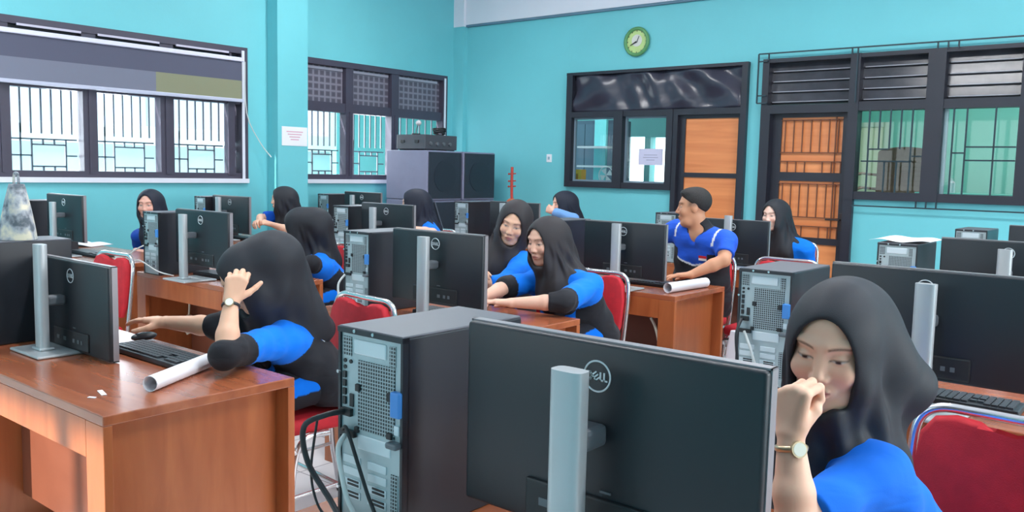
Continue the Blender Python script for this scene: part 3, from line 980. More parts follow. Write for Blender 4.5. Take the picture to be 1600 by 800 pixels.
# ------------------------------------------------------------------ keyboards and mice
def make_keyboard(loc, rz, label):
    t = thing('keyboard', label, 'keyboard', loc, rz, 'black keyboards')
    MB().box(-0.22, 0.22, -0.065, 0.065, 0.0, 0.018, 0.004).build('keyboard_base', BLACK_PLASTIC, t)
    m = MB()
    for r_ in range(6):
        for k in range(21):
            if k in (15, 16) and r_ in (0, 2):
                continue
            x = -0.208 + k * 0.0198
            y = -0.055 + r_ * 0.0185
            m.box(x, x + 0.0165, y, y + 0.0155, 0.017, 0.024)
    o = m.build('keycaps', pmat_key, t)
    o['kind'] = 'stuff'
    return t


pmat_key = pmat('keycap_grey', (62, 66, 72), 0.4)
KB = [
    (-2.75, 1.485, 0.0, 'black keyboard under the right arm of the girl resting her head'),
    (-0.64, 1.22, 0.0, 'black keyboard behind the large foreground monitor'),
    (-0.62, 2.80, 0.0, 'black keyboard behind the monitor at the right picture edge'),
    (-2.60, 2.80, 0.0, 'black keyboard in front of the girl resting her forearm'),
    (-4.45, 2.80, 0.0, 'black keyboard in front of the girl seen from behind'),
    (-6.10, 2.80, 0.0, 'black keyboard beside the open book'),
    (-2.63, 4.47, 0.0, 'black keyboard in front of the man'),
    (-4.62, 4.36, 0.0, 'black keyboard in front of the girl by the speakers'),
    (-6.58, 4.36, 0.0, 'black keyboard in front of the girl with clasped hands'),
    (-2.72, 5.92, 0.0, 'black keyboard in front of the girl by the barred door'),
]
kb0 = None
for x, y, rz, lb in KB:
    if kb0 is None:
        kb0 = make_keyboard((x, y, Z0), rz, lb)
    else:
        c = copy_tree(kb0)
        c.location = (x, y, Z0); c['label'] = lb
t = thing('computer_mouse', 'black computer mouse under the hand of the girl resting her head', 'mouse', (-3.045, 1.585, Z0), 0.2)
MB().ball((0, 0, 0.0165), 0.03, 20, (1, 1.75, 0.52)).build('mouse_body', BLACK_PLASTIC, t, True)
MB().cyl((-0.004, -0.03, 0.026), (0.004, -0.03, 0.026), 0.006).build('scroll_wheel', SILVER_DK, t)


# ------------------------------------------------------------------ papers and small things
def paper_roll(p0, p1, r, label):
    p0 = Vector(p0); p1 = Vector(p1)
    d = (p1 - p0)
    L = d.length
    t = bpy.data.objects.new('paper_roll', None)
    m = MB()
    def fn(u, v):
        a = 2 * math.pi * 1.9 * u
        rr = r * (1.0 - 0.10 * u)
        return (rr * math.cos(a), v * L, rr * math.sin(a) + r)
    m.sheet(fn, 70, 6, 0.0008)
    o = m.build('paper_roll', PAPER, None, True, 60)
    o.location = p0
    o.rotation_euler = (0, 0, math.atan2(-d.x, d.y))
    bpy.data.objects.remove(t)
    return tag(o, label, 'paper')


paper_roll((-2.345, 1.235, Z0), (-2.50, 1.515, Z0), 0.023, 'rolled white paper lying on the front left desk corner')
paper_roll((-2.345, 4.225, Z0), (-2.315, 4.62, Z0), 0.028, 'rolled white paper lying on the desk beside the man')
o = MB().box(-0.03, 0.03, -0.007, 0.007, 0, 0.0015).build('adhesive_scrap', PAPER); o.location = (-2.430, 1.137, Z0); o.rotation_euler = (0, 0, -0.25)
tag(o, 'longer white adhesive scrap on the front left desk', 'scrap')
o = MB().box(-0.011, 0.011, -0.005, 0.005, 0, 0.0015).build('adhesive_scrap', PAPER); o.location = (-2.400, 1.095, Z0); o.rotation_euler = (0, 0, 0.5)
tag(o, 'shorter white adhesive scrap on the front left desk', 'scrap')
o = MB().sheet(lambda u, v: (-0.105 + 0.265 * u, 0.01 + 0.21 * v, 0.0015 + 0.012 * math.sin(u * 3.1) * (0.3 + v) + 0.006 * math.sin(u * 9) + (0.02 * (u - 0.8) if u > 0.8 else 0)), 24, 12, 0.0008).build('paper_sheet', PAPER, None, True, 180)
o.location = (-1.16, 4.14, Z0 + 0.372); tag(o, 'slightly curled white paper sheet lying on a far right tower', 'paper')
o = MB().box(-0.10, 0.10, -0.07, 0.07, 0, 0.004).build('paper_sheet', PAPER); o.location = (-2.83, 1.78 - 0.02, Z0); o.location = (-2.98, 1.55, Z0)
bpy.data.objects.remove(o)
t = thing('open_book', 'open white book lying on the desk by the first window', 'book', (-6.80, 2.96, Z0), 0.5)
m = MB()
m.sheet(lambda u, v: (0.19 * u, 0.26 * v, 0.006 + 0.016 * math.sin(math.pi * min(1, u * 1.1)) * (1 - 0.5 * u)), 12, 2, 0.004)
m.build('right_pages', PAPER, t, True, 60)
m = MB().sheet(lambda u, v: (-0.19 * u, 0.26 * v, 0.006 + 0.016 * math.sin(math.pi * min(1, u * 1.1)) * (1 - 0.5 * u)), 12, 2, 0.004)
m.build('left_pages', PAPER, t, True, 60)
t = thing('patterned_bag', 'mottled grey and pale yellow cloth bag at the left picture edge', 'bag', (-3.375, 1.29, Z0 + 0.368), 0.0)
PATT = bpy.data.materials.new('mottled_cloth')
PATT.use_nodes = True
_nt = PATT.node_tree; _b = _nt.nodes['Principled BSDF']
_tc = _nt.nodes.new('ShaderNodeTexCoord'); _n = _nt.nodes.new('ShaderNodeTexNoise'); _n.inputs['Scale'].default_value = 22; _n.inputs['Detail'].default_value = 3
_nt.links.new(_tc.outputs['Object'], _n.inputs['Vector'])
_r = _nt.nodes.new('ShaderNodeValToRGB')
_r.color_ramp.elements[0].position = 0.36; _r.color_ramp.elements[0].color = (*lin((92, 100, 108)), 1)
_r.color_ramp.elements[1].position = 0.66; _r.color_ramp.elements[1].color = (*lin((222, 214, 190)), 1)
_e = _r.color_ramp.elements.new(0.5); _e.color = (*lin((168, 172, 178)), 1)
_nt.links.new(_n.outputs['Fac'], _r.inputs['Fac']); _nt.links.new(_r.outputs['Color'], _b.inputs['Base Color']); _b.inputs['Roughness'].default_value = 0.8
m = MB().sheet(lambda u, v: ((0.070 - 0.04 * v * v) * math.cos(2 * math.pi * u) * (1 + 0.08 * math.sin(6 * math.pi * u + 5 * v)), (0.06 - 0.035 * v) * math.sin(2 * math.pi * u) * (1 + 0.08 * math.cos(8 * math.pi * u + 4 * v)), 0.20 * v), 40, 14)
bmesh.ops.remove_doubles(m.bm, verts=m.bm.verts, dist=0.0005)
bmesh.ops.holes_fill(m.bm, edges=m.bm.edges, sides=0)
m.build('bag_body', PATT, t, True, 80)
MB().tube([(-0.02, 0, 0.195), (-0.015, 0, 0.235), (0.015, 0, 0.235), (0.02, 0, 0.195)], 0.005).build('bag_handle', PATT, t, True)

# cables
def cable(name, pts, r, mat, label, cat='cable'):
    return tag(MB().tube(pts, r, 8, 6).build(name, mat, None, True, 60), label, cat)


tx, ty = -1.25, ROWS[0]
cable('power_cable', [(tx + 0.020, ty - 0.011, Z0 + 0.207), (tx + 0.018, ty - 0.050, Z0 + 0.208), (tx - 0.012, ty - 0.075, Z0 + 0.185), (tx - 0.008, ty - 0.070, Z0 + 0.12), (tx + 0.050, ty - 0.064, Z0 + 0.06), (tx + 0.105, ty - 0.078, Z0 + 0.03), (tx + 0.150, ty - 0.085, Z0 - 0.03), (tx + 0.16, ty - 0.085, 0.30)], 0.0055, CABLE_BLACK, 'black power cable curving out of the nearest tower')
cable('network_cable', [(tx + 0.032, ty - 0.016, Z0 + 0.166), (tx + 0.042, ty - 0.040, Z0 + 0.150), (tx + 0.058, ty - 0.046, Z0 + 0.11), (tx + 0.075, ty - 0.044, Z0 + 0.06), (tx + 0.12, ty - 0.044, Z0 + 0.02), (tx + 0.20, ty - 0.048, Z0 + 0.007), (tx + 0.27, ty - 0.052, Z0 + 0.006)], 0.0050, CABLE_WHITE, 'white network cable curving out of the nearest tower')
cable('display_cable', [(tx + 0.024, ty - 0.0145, Z0 + 0.176), (tx + 0.040, ty - 0.018, Z0 + 0.178), (tx + 0.082, ty - 0.022, Z0 + 0.11), (tx + 0.110, ty - 0.022, Z0 + 0.06), (tx + 0.150, ty - 0.026, Z0 + 0.020), (tx + 0.21, ty - 0.026, Z0 + 0.008), (tx + 0.25, ty - 0.026, Z0 + 0.006)], 0.0036, CABLE_BLACK, 'thin black display cable running down beside the white one')
cable('hanging_cable', [(tx - 0.016, ty - 0.040, Z0 + 0.20), (tx - 0.03, ty - 0.045, Z0 + 0.10), (tx - 0.025, ty - 0.040, Z0 + 0.04), (tx + 0.00, ty - 0.035, Z0 + 0.010), (tx + 0.05, ty - 0.022, Z0 + 0.005)], 0.0025, CABLE_BLACK, 'thinnest black cable hanging left of the nearest tower')
tx, ty = -3.105, ROWS[1]
cable('network_cable', [(tx + 0.02, ty - 0.016, Z0 + 0.165), (tx + 0.015, ty - 0.05, Z0 + 0.12), (tx + 0.05, ty - 0.06, Z0 + 0.05), (tx + 0.16, ty - 0.05, Z0 + 0.02), (tx + 0.26, ty - 0.03, Z0 + 0.008)], 0.005, CABLE_WHITE, 'white network cable of the middle tower')
tx, ty = -1.175, ROWS[1]
cable('network_cable', [(tx + 0.03, ty - 0.0155, Z0 + 0.168), (tx + 0.060, ty - 0.03, Z0 + 0.12), (tx + 0.09, ty - 0.03, Z0 + 0.05), (tx + 0.15, ty - 0.02, Z0 + 0.012)], 0.004, CABLE_WHITE, 'white network cable of the tower behind the girl with a gold watch')
cable('power_cable', [(tx + 0.02, ty - 0.016, Z0 + 0.207), (tx + 0.02, ty - 0.05, Z0 + 0.16), (tx + 0.03, ty - 0.055, Z0 + 0.08), (tx + 0.03, ty - 0.05, Z0 + 0.02), (tx + 0.10, ty - 0.05, Z0 - 0.02)], 0.005, CABLE_BLACK, 'black power cable of the tower behind the girl with a gold watch')
tx, ty = -4.93, ROWS[1]
cable('network_cable', [(tx + 0.02, ty - 0.0165, Z0 + 0.165), (tx - 0.04, ty - 0.06, Z0 + 0.12), (tx - 0.08, ty - 0.06, Z0 + 0.05), (tx + 0.03, ty - 0.05, Z0 + 0.08), (tx + 0.20, ty - 0.03, Z0 + 0.03), (tx + 0.27, ty + 0.03, Z0 + 0.006)], 0.004, CABLE_WHITE, 'white cable looping from the tower by the girl facing the camera')
t = thing('power_strip', 'white power strip fixed under the front of the left middle desk', 'power strip', (-4.62, ROWS[1] + 0.299, 0.60), 0)
MB().box(-0.12, 0.12, -0.045, 0.0, -0.035, 0.035, 0.006).build('strip_body', CREAM, t)
MB().box(-0.06, 0.05, -0.055, -0.04, -0.018, 0.018, 0.003).build('plugged_adapter', PORT, t)
t = thing('wall_plug', 'white plug with a short loop of cable hanging under the left middle desk', 'plug', (-4.86, ROWS[1] + 0.25, 0.575), 0)
MB().tube([(0.0, 0.03, 0.14), (0.0, 0.0, 0.08), (-0.01, 0.0, 0.0), (-0.02, 0, -0.10)], 0.006).tube([(-0.02, 0, -0.10), (-0.055, 0, -0.16), (-0.04, 0, -0.22), (0.0, 0, -0.17), (0.0, 0, -0.12), (-0.02, 0, -0.10)], 0.008).build('cable_loop', CREAM, t, True)
MB().box(-0.035, 0.0, -0.012, 0.012, -0.15, -0.10, 0.004).build('plug_head', CREAM, t)
cable('desk_cable', [(-2.42, 4.185, 0.608), (-2.39, 4.185, 0.56), (-2.365, 4.185, 0.48), (-2.36, 4.19, 0.43), (-2.365, 4.19, 0.20), (-2.37, 4.19, 0.01)], 0.008, CREAM, 'cream cable hanging under the front of the desk in front of the man')
t = thing('white_bag', 'pale plastic bag standing on the floor right of the desk beside the man', 'bag', (-1.80, 4.10, 0), 0)
m = MB().sheet(lambda u, v: ((0.14 - 0.05 * v * v) * math.cos(2 * math.pi * u) * (1 + 0.1 * math.sin(6 * math.pi * u + 4 * v)), (0.12 - 0.06 * v) * math.sin(2 * math.pi * u) * (1 + 0.1 * math.cos(8 * math.pi * u + 6 * v)), 0.62 * v), 40, 14)
bmesh.ops.remove_doubles(m.bm, verts=m.bm.verts, dist=0.0005)
bmesh.ops.holes_fill(m.bm, edges=m.bm.edges, sides=0)
m.build('bag_body', pmat('pale_plastic_bag', (216, 208, 212), 0.45), t, True, 80)
MB().tube([(-0.05, 0, 0.61), (-0.03, 0, 0.68), (0.03, 0, 0.68), (0.05, 0, 0.61)], 0.006).build('bag_handle', PAPER, t, True)

# notices, clock, switch
t = thing('notice_sheet', 'white notice with faint red lettering on the wall pillar', 'notice', (-7.328, 5.435, 1.60), 0)
MB().box(0, 0.002, -0.155, 0.155, 0.0, 0.19).build('sheet', PAPER, t)
m = MB()
for k, hw in enumerate((0.10, 0.085, 0.065, 0.05)):
    m.box(0.002, 0.0025, -hw, hw, 0.135 - 0.026 * k, 0.146 - 0.026 * k)
m.build('lettering', pmat('pale_red_ink', (216, 168, 184), 0.7), t)
t = thing('notice_sheet', 'pale notice taped to the glass pane beside the first orange door', 'notice', (-4.70, 7.994, 1.49), 0)
MB().box(-0.145, 0.145, -0.002, 0.0, 0.0, 0.17).build('sheet', pmat('pale_lilac_paper', (206, 204, 228), 0.7), t)
m = MB()
for k, hw in enumerate((0.08, 0.09, 0.05)):
    m.box(-hw, hw, -0.0026, -0.002, 0.10 - 0.026 * k, 0.110 - 0.026 * k)
m.build('lettering', pmat('faint_ink', (168, 168, 194), 0.7), t)
t = thing('wall_clock', 'round green rimmed clock high on the teal back wall', 'clock', (-4.91, YB, 2.775), 0)
m = MB()
ringp = [(0.135 * math.cos(2 * math.pi * k / 48), -0.025, 0.135 * math.sin(2 * math.pi * k / 48)) for k in range(48)]
m.tube(ringp, 0.019, 10, 0, True)
m.build('clock_rim', pmat('green_rim', (92, 150, 96), 0.35), t, True, 80)
MB().cyl((0, 0, 0), (0, -0.02, 0), 0.136, n=48).build('clock_face', pmat('pale_green_face', (190, 214, 140), 0.5, noise=0.04), t)
m = MB().cyl((0, -0.020, 0.012), (0, -0.0215, 0.012), 0.062, n=32)
m.build('face_emblem', pmat('pale_emblem', (214, 212, 206), 0.5), t)
m = MB()
for k in range(12):
    a = math.pi * k / 6
    m.box(0.112 * math.sin(a) - 0.004, 0.112 * math.sin(a) + 0.004, -0.0225, -0.02, 0.112 * math.cos(a) - 0.008, 0.112 * math.cos(a) + 0.008)
m.build('hour_marks', pmat('dark_marks', (72, 84, 72), 0.5), t)
m = MB().prism([(-0.004, -0.01), (0.004, -0.01), (0.03, 0.055), (0.024, 0.058)], 'y', -0.025, -0.0235).prism([(-0.004, 0.008), (-0.001, -0.01), (-0.075, -0.04), (-0.076, -0.032)], 'y', -0.027, -0.0255)
m.build('clock_hands', PORT, t)
t = thing('light_switch', 'small white switch on the teal wall left of the inner window', 'switch', (-6.03, YB, 1.55), 0)
MB().box(-0.035, 0.035, -0.012, 0, -0.045, 0.045, 0.003).build('switch_plate', PAPER, t)
MB().box(-0.014, 0.014, -0.017, -0.01, -0.016, 0.018, 0.002).build('rocker', pmat('rocker_grey', (150, 176, 190), 0.4), t)

# speakers in the corner
def speaker(loc, label):
    t = thing('loudspeaker', label, 'speaker', loc, 0, 'tall black loudspeakers in the corner')
    for k, (z0, z1) in enumerate(((0.0, 1.06), (1.06, 1.60))):
        c = MB().box(-0.64, 0.0, 0.0, 0.535, z0, z1 - 0.004, 0.008).build('cabinet', SPK_GREY, t)
        MB().box(0.0, 0.012, 0.015, 0.52, z0 + 0.02, z1 - 0.02, 0.003).build('front_grille', SPK_DARK, c)
    m = MB().tube([(0.02, 0.10, 1.05), (0.03, 0.20, 0.80), (0.04, 0.25, 0.70)], 0.008)
    m.build('front_strut', GREY_IRON, t, True)
    m = MB().cyl((0.012, 0.26, 1.32), (0.016, 0.26, 1.32), 0.17, n=32)
    m.build('cone_cover', pmat('speaker_cone', (34, 42, 54), 0.5), t)
    return t


s1 = speaker((-6.60, 6.60, 0), 'tall black loudspeaker with an amplifier on top, nearer the window')
c = copy_tree(s1); c.location = (-6.585, 7.15, 0); c['label'] = 'tall black loudspeaker standing nearer the corner, nothing on top'
t = thing('amplifier', 'black amplifier box lying on top of the loudspeaker', 'amplifier', (-6.66, 6.62, 1.60), 0)
MB().box(-0.44, 0.0, 0.0, 0.50, 0.008, 0.165, 0.006).build('amplifier_case', pmat('amplifier_grey', (74, 76, 84), 0.45), t)
m = MB()
for x in (-0.34, -0.12):
    m.box(x - 0.03, x + 0.03, -0.012, 0.0, 0.075, 0.105, 0.004)
m.build('carry_handle', PORT, t)
m = MB()
for k in range(4):
    m.cyl((0, 0.08 + 0.1 * k, 0.07), (0.02, 0.08 + 0.1 * k, 0.07), 0.018, n=14)
m.build('control_knob', SILVER_DK, t, True)
m = MB().box(-0.43, -0.40, 0.03, 0.47, 0, 0.01).box(-0.04, -0.01, 0.03, 0.47, 0, 0.01)
m.build('foot_strip', RUBBER, t)
m = MB()
for k in range(5):
    a = k * 1.3
    m.tube([(0.05 * math.cos(a + q) * (1 + 0.1 * k), 0.07 * math.sin(a + q), 0.012 + 0.014 * k + 0.006 * math.sin(2 * q)) for q in [i * 0.55 for i in range(11)]], 0.008, 8, 3)
o = m.build('coiled_cable', CABLE_BLACK, None, True); o.location = (-6.72, 6.90, 1.767); tag(o, 'tangle of black cable lying on the amplifier', 'cable')
t = thing('desk_microphone', 'small pale microphone head standing on the amplifier', 'microphone', (-6.86, 6.68, 1.766), 0)
MB().cyl((0, 0, 0), (0, 0, 0.012), 0.05, n=20).build('mic_base', PORT, t)
MB().tube([(0, 0, 0.01), (0.01, 0, 0.06), (0.03, 0, 0.10)], 0.006).build('mic_neck', SILVER_DK, t, True)
MB().ball((0.04, 0, 0.125), 0.032, 14, (1, 1, 0.9)).build('mic_head', pmat('pale_mic', (206, 200, 204), 0.6), t, True)

# red wooden instrument frame beside the speakers
RED_WOOD = pmat('red_lacquered_wood', (190, 62, 50), 0.4)
t = thing('red_wooden_instrument', 'red wooden bowed instrument with tuning pegs leaning by the speakers', 'instrument', (-6.20, 7.55, 0.701), 0)
MB().tube([(0, 0, 0.30), (-0.01, 0, 0.50), (-0.01, 0.0, 0.74)], 0.016, 10, 4).build('neck', RED_WOOD, t, True)
m = MB()
for z in (0.52, 0.58, 0.66):
    m.cyl((-0.055, 0, z), (0.045, 0, z + 0.006), 0.007, n=10).ball((-0.055, 0, z), 0.012, 10)
m.build('tuning_peg', RED_WOOD, t, True)
m = MB().ball((-0.01, 0, 0.26), 0.12, 20, (0.85, 0.4, 1.1))
m.build('sound_box', pmat('orange_wood', (206, 112, 76), 0.4), t, True)
m = MB().cyl((0, 0, 0.0), (0, 0, 0.15), 0.012, n=10)
m.build('spike', RED_WOOD, t)
t = thing('red_low_bench', 'low red wooden bench behind the last row desk, under the red instrument', 'bench', (-6.20, 7.50, 0), 0)
MB().box(-0.30, 0.55, -0.14, 0.30, 0.66, 0.70, 0.006).build('bench_top', RED_WOOD, t)
for x in (-0.26, 0.51):
    for y in (-0.10, 0.26):
        MB().box(x - 0.025, x + 0.025, y - 0.025, y + 0.025, 0, 0.66).build('leg', RED_WOOD, t)

# things behind the inner window
t = thing('wall_shelf', 'white open shelf behind the inner window left of the first orange door', 'shelf', (-6.45, 9.55, 0), 0)
for z in (1.475, 1.725):
    MB().box(-0.22, 0.25, -0.10, 0.12, z - 0.012, z + 0.012).build('shelf_board', WHITE_PAINT, t)
m = MB().box(-0.10, 0.08, 0.12, 0.16, 0, 2.7)
m.build('back_post', pmat('teal_post', (120, 214, 222), 0.5), t)
t = thing('storage_cabinet', 'dark blue grey cabinet behind the inner window', 'cabinet', (-6.88, 9.9, 0), 0)
MB().box(-0.45, 0.50, 0.0, 0.4, 0, 2.1, 0.006).build('cabinet_body', pmat('blue_grey_cabinet', (70, 96, 118), 0.5), t)
MB().box(-0.43, 0.02, -0.015, 0.0, 0.05, 2.05).build('cabinet_door', pmat('blue_grey_door', (78, 106, 128), 0.5), t)
MB().box(0.03, 0.48, -0.015, 0.0, 0.05, 2.05).build('cabinet_door', pmat('blue_grey_door_two', (78, 106, 128), 0.5), t)
MB().box(-6.3, -5.45, 8.30, 8.75, 0, 1.25).build('trim_7', pmat('counter_grey', (150, 158, 168), 0.6))
struct(bpy.data.objects['trim_7'])
t = thing('orange_box', 'orange box standing behind the lower left corner of the inner window', 'box', (-5.97, 8.5, 1.25), 0)
MB().box(-0.075, 0.075, -0.05, 0.05, 0, 0.18, 0.004).build('box_body', pmat('orange_card', (244, 172, 52), 0.6), t)
MB().box(-0.03, 0.03, -0.052, -0.05, 0.05, 0.13).build('box_print', pmat('brown_print', (180, 110, 30), 0.6), t)
t = thing('round_fan', 'pale round table fan behind the inner window', 'fan', (-5.58, 8.5, 1.25), 0)
MB().cyl((0, 0, 0), (0, 0, 0.02), 0.06, n=20).build('fan_base', WHITE_PAINT, t)
MB().tube([(0.10 * math.cos(2 * math.pi * k / 24), 0, 0.12 + 0.10 * math.sin(2 * math.pi * k / 24)) for k in range(24)], 0.006, 8, 0, True).build('fan_guard', PAPER, t, True)
m = MB()
for k in range(4):
    a = math.pi / 2 * k
    m.prism([(0, 0.12), (0.085 * math.cos(a), 0.12 + 0.085 * math.sin(a)), (0.085 * math.cos(a + 0.9), 0.12 + 0.085 * math.sin(a + 0.9))], 'y', -0.004, 0.004)
m.build('fan_blade', pmat('fan_blade_pale', (206, 214, 220), 0.5), t)

# stacked brown chairs behind the barred window
RATTAN = pmat('brown_woven_plastic', (124, 104, 88), 0.6, noise=0.12, nscale=30)
def stack_chair(loc, label, rz):
    t = thing('plastic_chair', label, 'chair', loc, rz, 'stacked brown woven plastic chairs')
    m = MB()
    outline = [(-0.18, 0.0)]
    for k in range(13):
        a = math.pi * k / 12
        outline.append((-0.188 * math.cos(a), 0.40 + 0.055 * math.sin(a)))
    outline.append((0.18, 0.0))
    m.prism(outline, 'y', -0.012, 0.012)
    for k in range(7):
        z = 0.04 + 0.045 * k
        m.box(-0.176, 0.176, -0.022, -0.010, z, z + 0.028, 0.004)
    for v in m.bm.verts:
        v.co.y += v.co.z * 0.12
        v.co.z += 0.42
    m.build('backrest', RATTAN, t)
    MB().box(-0.17, 0.17, -0.44, 0.0, 0.40, 0.43, 0.01).build('seat', RATTAN, t)
    for s in (-1, 1):
        MB().cyl((0.218 * s, -0.42, 0), (0.212 * s, -0.40, 0.41), 0.014, 0.018, 10).build('leg', RATTAN, t)
        MB().cyl((0.218 * s, 0.03, 0), (0.212 * s, 0.0, 0.41), 0.014, 0.018, 10).build('leg', RATTAN, t)
        MB().tube([(0.246 * s, -0.36, 0.41), (0.262 * s, -0.34, 0.57), (0.262 * s, -0.15, 0.61), (0.240 * s, -0.01, 0.605), (0.185 * s, 0.02, 0.60)], 0.013, 8, 4).build('armrest', RATTAN, t, True)
    return t


sc0 = None
names = ['lowest', 'second', 'third', 'fourth', 'fifth', 'sixth', 'topmost']
for cx, cy, tx_ in ((-2.45, 8.95, 'wider stack behind the barred window'), (-3.185, 9.05, 'left stack half hidden by the barred door frame')):
    for k in range(7):
        lb = f'brown woven plastic chair, {names[k]} of the {tx_}'
        z = 0.140 * k
        if sc0 is None:
            sc0 = stack_chair((cx, cy + 0.25, z), lb, 0.0)
            sc0.scale = (1.3, 1, 1)
        else:
            c = copy_tree(sc0); c.location = (cx, cy + 0.25 - 0.046 * k, z); c['label'] = lb
t = thing('plastic_bottle', 'small white bottle standing behind the second barred pane', 'bottle', (-1.93, 8.6, 1.29), 0)
MB().cyl((0, 0, 0), (0, 0, 0.09), 0.03, n=18).cyl((0, 0, 0.09), (0, 0, 0.11), 0.03, 0.012, 18).build('bottle_body', PAPER, t, True)
MB().cyl((0, 0, 0.11), (0, 0, 0.13), 0.013, n=14).build('bottle_cap', pmat('bottle_cap', (220, 240, 236), 0.4), t)
struct(MB().box(-2.2, -1.3, 8.45, 8.75, 0, 1.29).build('trim_8', ROOM3))

# ================================================================== people: signed-distance modelling
f4 = np.float32


def V(*a):
    return np.array(a if len(a) > 1 else a[0], dtype=np.float64)


def nrm(v):
    v = np.asarray(v, float)
    return v / (np.linalg.norm(v) + 1e-12)


def cone(a, b, ra, rb):
    a = np.asarray(a, float); b = np.asarray(b, float)
    ab = b - a
    L2 = float(ab @ ab) + 1e-12
    a4 = a.astype(f4); ab4 = ab.astype(f4)

    def fn(P):
        d = P - a4
        t = np.clip((d @ ab4) / f4(L2), 0, 1)
        d = d - t[..., None] * ab4
        return np.sqrt((d * d).sum(-1)) - (f4(ra) + t * f4(rb - ra))
    return fn


def flatcone(a, b, ra, rb, axis, k):
    """round cone squeezed by factor k (<1 thinner) along axis"""
    a = np.asarray(a, float); ax = nrm(axis)
    S = np.eye(3) + (1.0 / k - 1.0) * np.outer(ax, ax)
    g = cone(a @ S, np.asarray(b, float) @ S, ra, rb)
    S4 = S.astype(f4)
    return lambda P: g(P @ S4) * f4(0.5 + 0.5 * k)


def ell(c, r, R=None):
    c4 = np.asarray(c, f4); r4 = np.asarray(r, f4)
    R4 = None if R is None else np.asarray(R, f4)

    def fn(P):
        q = P - c4
        if R4 is not None:
            q = q @ R4
        k0 = np.sqrt(((q / r4) ** 2).sum(-1))
        k1 = np.sqrt(((q / (r4 * r4)) ** 2).sum(-1)) + f4(1e-9)
        return k0 * (k0 - 1) / k1
    return fn


def plane(p, n):
    """negative on the side opposite to n"""
    p4 = np.asarray(p, f4); n4 = nrm(n).astype(f4)
    return lambda P: (P - p4) @ n4


class SDF:
    def __init__(self):
        self.ops = []
        self.disp = None

    def u(self, fn, k=0.0):
        self.ops.append((0, fn, k)); return self

    def s(self, fn, k=0.0):
        self.ops.append((1, fn, k)); return self

    def i(self, fn, k=0.0):
        self.ops.append((2, fn, k)); return self

    @staticmethod
    def comb(mode, d, e, k):
        if mode == 0:
            if k:
                h = np.maximum(k - np.abs(d - e), 0) / k
                return np.minimum(d, e) - h * h * f4(k * 0.25)
            return np.minimum(d, e)
        if mode == 1:
            e = -e
        if k:
            h = np.maximum(k - np.abs(d - e), 0) / k
            return np.maximum(d, e) + h * h * f4(k * 0.25)
        return np.maximum(d, e)

    def coarse(self, C):
        d = np.full(len(C), 9.0, f4)
        for mode, fn, k in self.ops:
            d = self.comb(mode, d, fn(C), f4(k))
        return d

    def blocks(self, C, P, R):
        d = np.full(P.shape[:2], 9.0, f4)
        kmax = max(o[2] for o in self.ops)
        for mode, fn, k in self.ops:
            e = fn(C)
            mg = R + 2 * kmax + 0.012
            m = (e < mg) if mode != 2 else (e > -mg)
            if m.all():
                d = self.comb(mode, d, fn(P), f4(k))
            elif m.any():
                d[m] = self.comb(mode, d[m], fn(P[m]), f4(k))
        if self.disp is not None:
            d = d + self.disp(P)
        return d

    def mesh(self, lo, hi, h):
        B = 8
        S = B * h
        lo = np.asarray(lo, float); hi = np.asarray(hi, float)
        nb = np.ceil((hi - lo) / S).astype(int)
        g = np.stack(np.meshgrid(*[np.arange(n) for n in nb], indexing='ij'), -1).reshape(-1, 3)
        C = (lo + (g + 0.5) * S).astype(f4)
        R = S * 0.87
        keep = np.abs(self.coarse(C)) < R * 2.2 + 0.016
        g = g[keep]; C = C[keep]
        o = np.arange(B + 1)
        off = np.stack(np.meshgrid(o, o, o, indexing='ij'), -1).reshape(-1, 3)
        vals = []
        for i in range(0, len(g), 600):
            P = (lo + (g[i:i + 600, None, :] * B + off[None]) * h).astype(f4)
            vals.append(self.blocks(C[i:i + 600], P, R * 1.2))
        D = np.concatenate(vals).reshape(-1, B + 1, B + 1, B + 1)
        D = np.where(D == 0, f4(1e-7), D)
        inside = D < 0
        N = nb * B + 2
        corner = [(a, b, c) for a in (0, 1) for b in (0, 1) for c in (0, 1)]
        cs = [inside[:, a:a + B, b:b + B, c:c + B] for a, b, c in corner]
        cnt = sum(x.astype(np.int8) for x in cs)
        act = np.argwhere((cnt > 0) & (cnt < 8))
        bi = act[:, 0]; loc = act[:, 1:]
        val = {c: D[bi, loc[:, 0] + c[0], loc[:, 1] + c[1], loc[:, 2] + c[2]] for c in corner}
        acc = np.zeros((len(act), 3)); num = np.zeros(len(act))
        for c0 in corner:
            for ax in range(3):
                if c0[ax] == 0:
                    c1 = list(c0); c1[ax] = 1; c1 = tuple(c1)
                    a = val[c0]; b = val[c1]
                    m = (a < 0) != (b < 0)
                    t = a[m] / (a[m] - b[m])
                    p = np.tile(np.array(c0, float), (m.sum(), 1)); p[:, ax] += t
                    acc[m] += p; num[m] += 1
        gl = g[bi] * B + loc
        verts = lo + (gl + acc / num[:, None]) * h
        ids = (gl[:, 0] * N[1] + gl[:, 1]) * N[2] + gl[:, 2]
        order = np.argsort(ids); sid = ids[order]

        def find(q):
            k = np.searchsorted(sid, q); k = np.clip(k, 0, len(sid) - 1)
            return np.where(sid[k] == q, order[k], -1)
        quads = []
        st = (N[1] * N[2], N[2], 1)
        v0 = val[(0, 0, 0)]
        for ax in range(3):
            c1 = [0, 0, 0]; c1[ax] = 1
            v1 = val[tuple(c1)]
            m = (v0 < 0) != (v1 < 0)
            q = ids[m]; b1, b2 = st[(ax + 1) % 3], st[(ax + 2) % 3]
            F = np.stack([find(q), find(q - b1), find(q - b1 - b2), find(q - b2)], 1)
            neg = v0[m] >= 0
            F[neg] = F[neg][:, ::-1]
            quads.append(F[(F >= 0).all(1)])
        return verts, np.concatenate(quads)


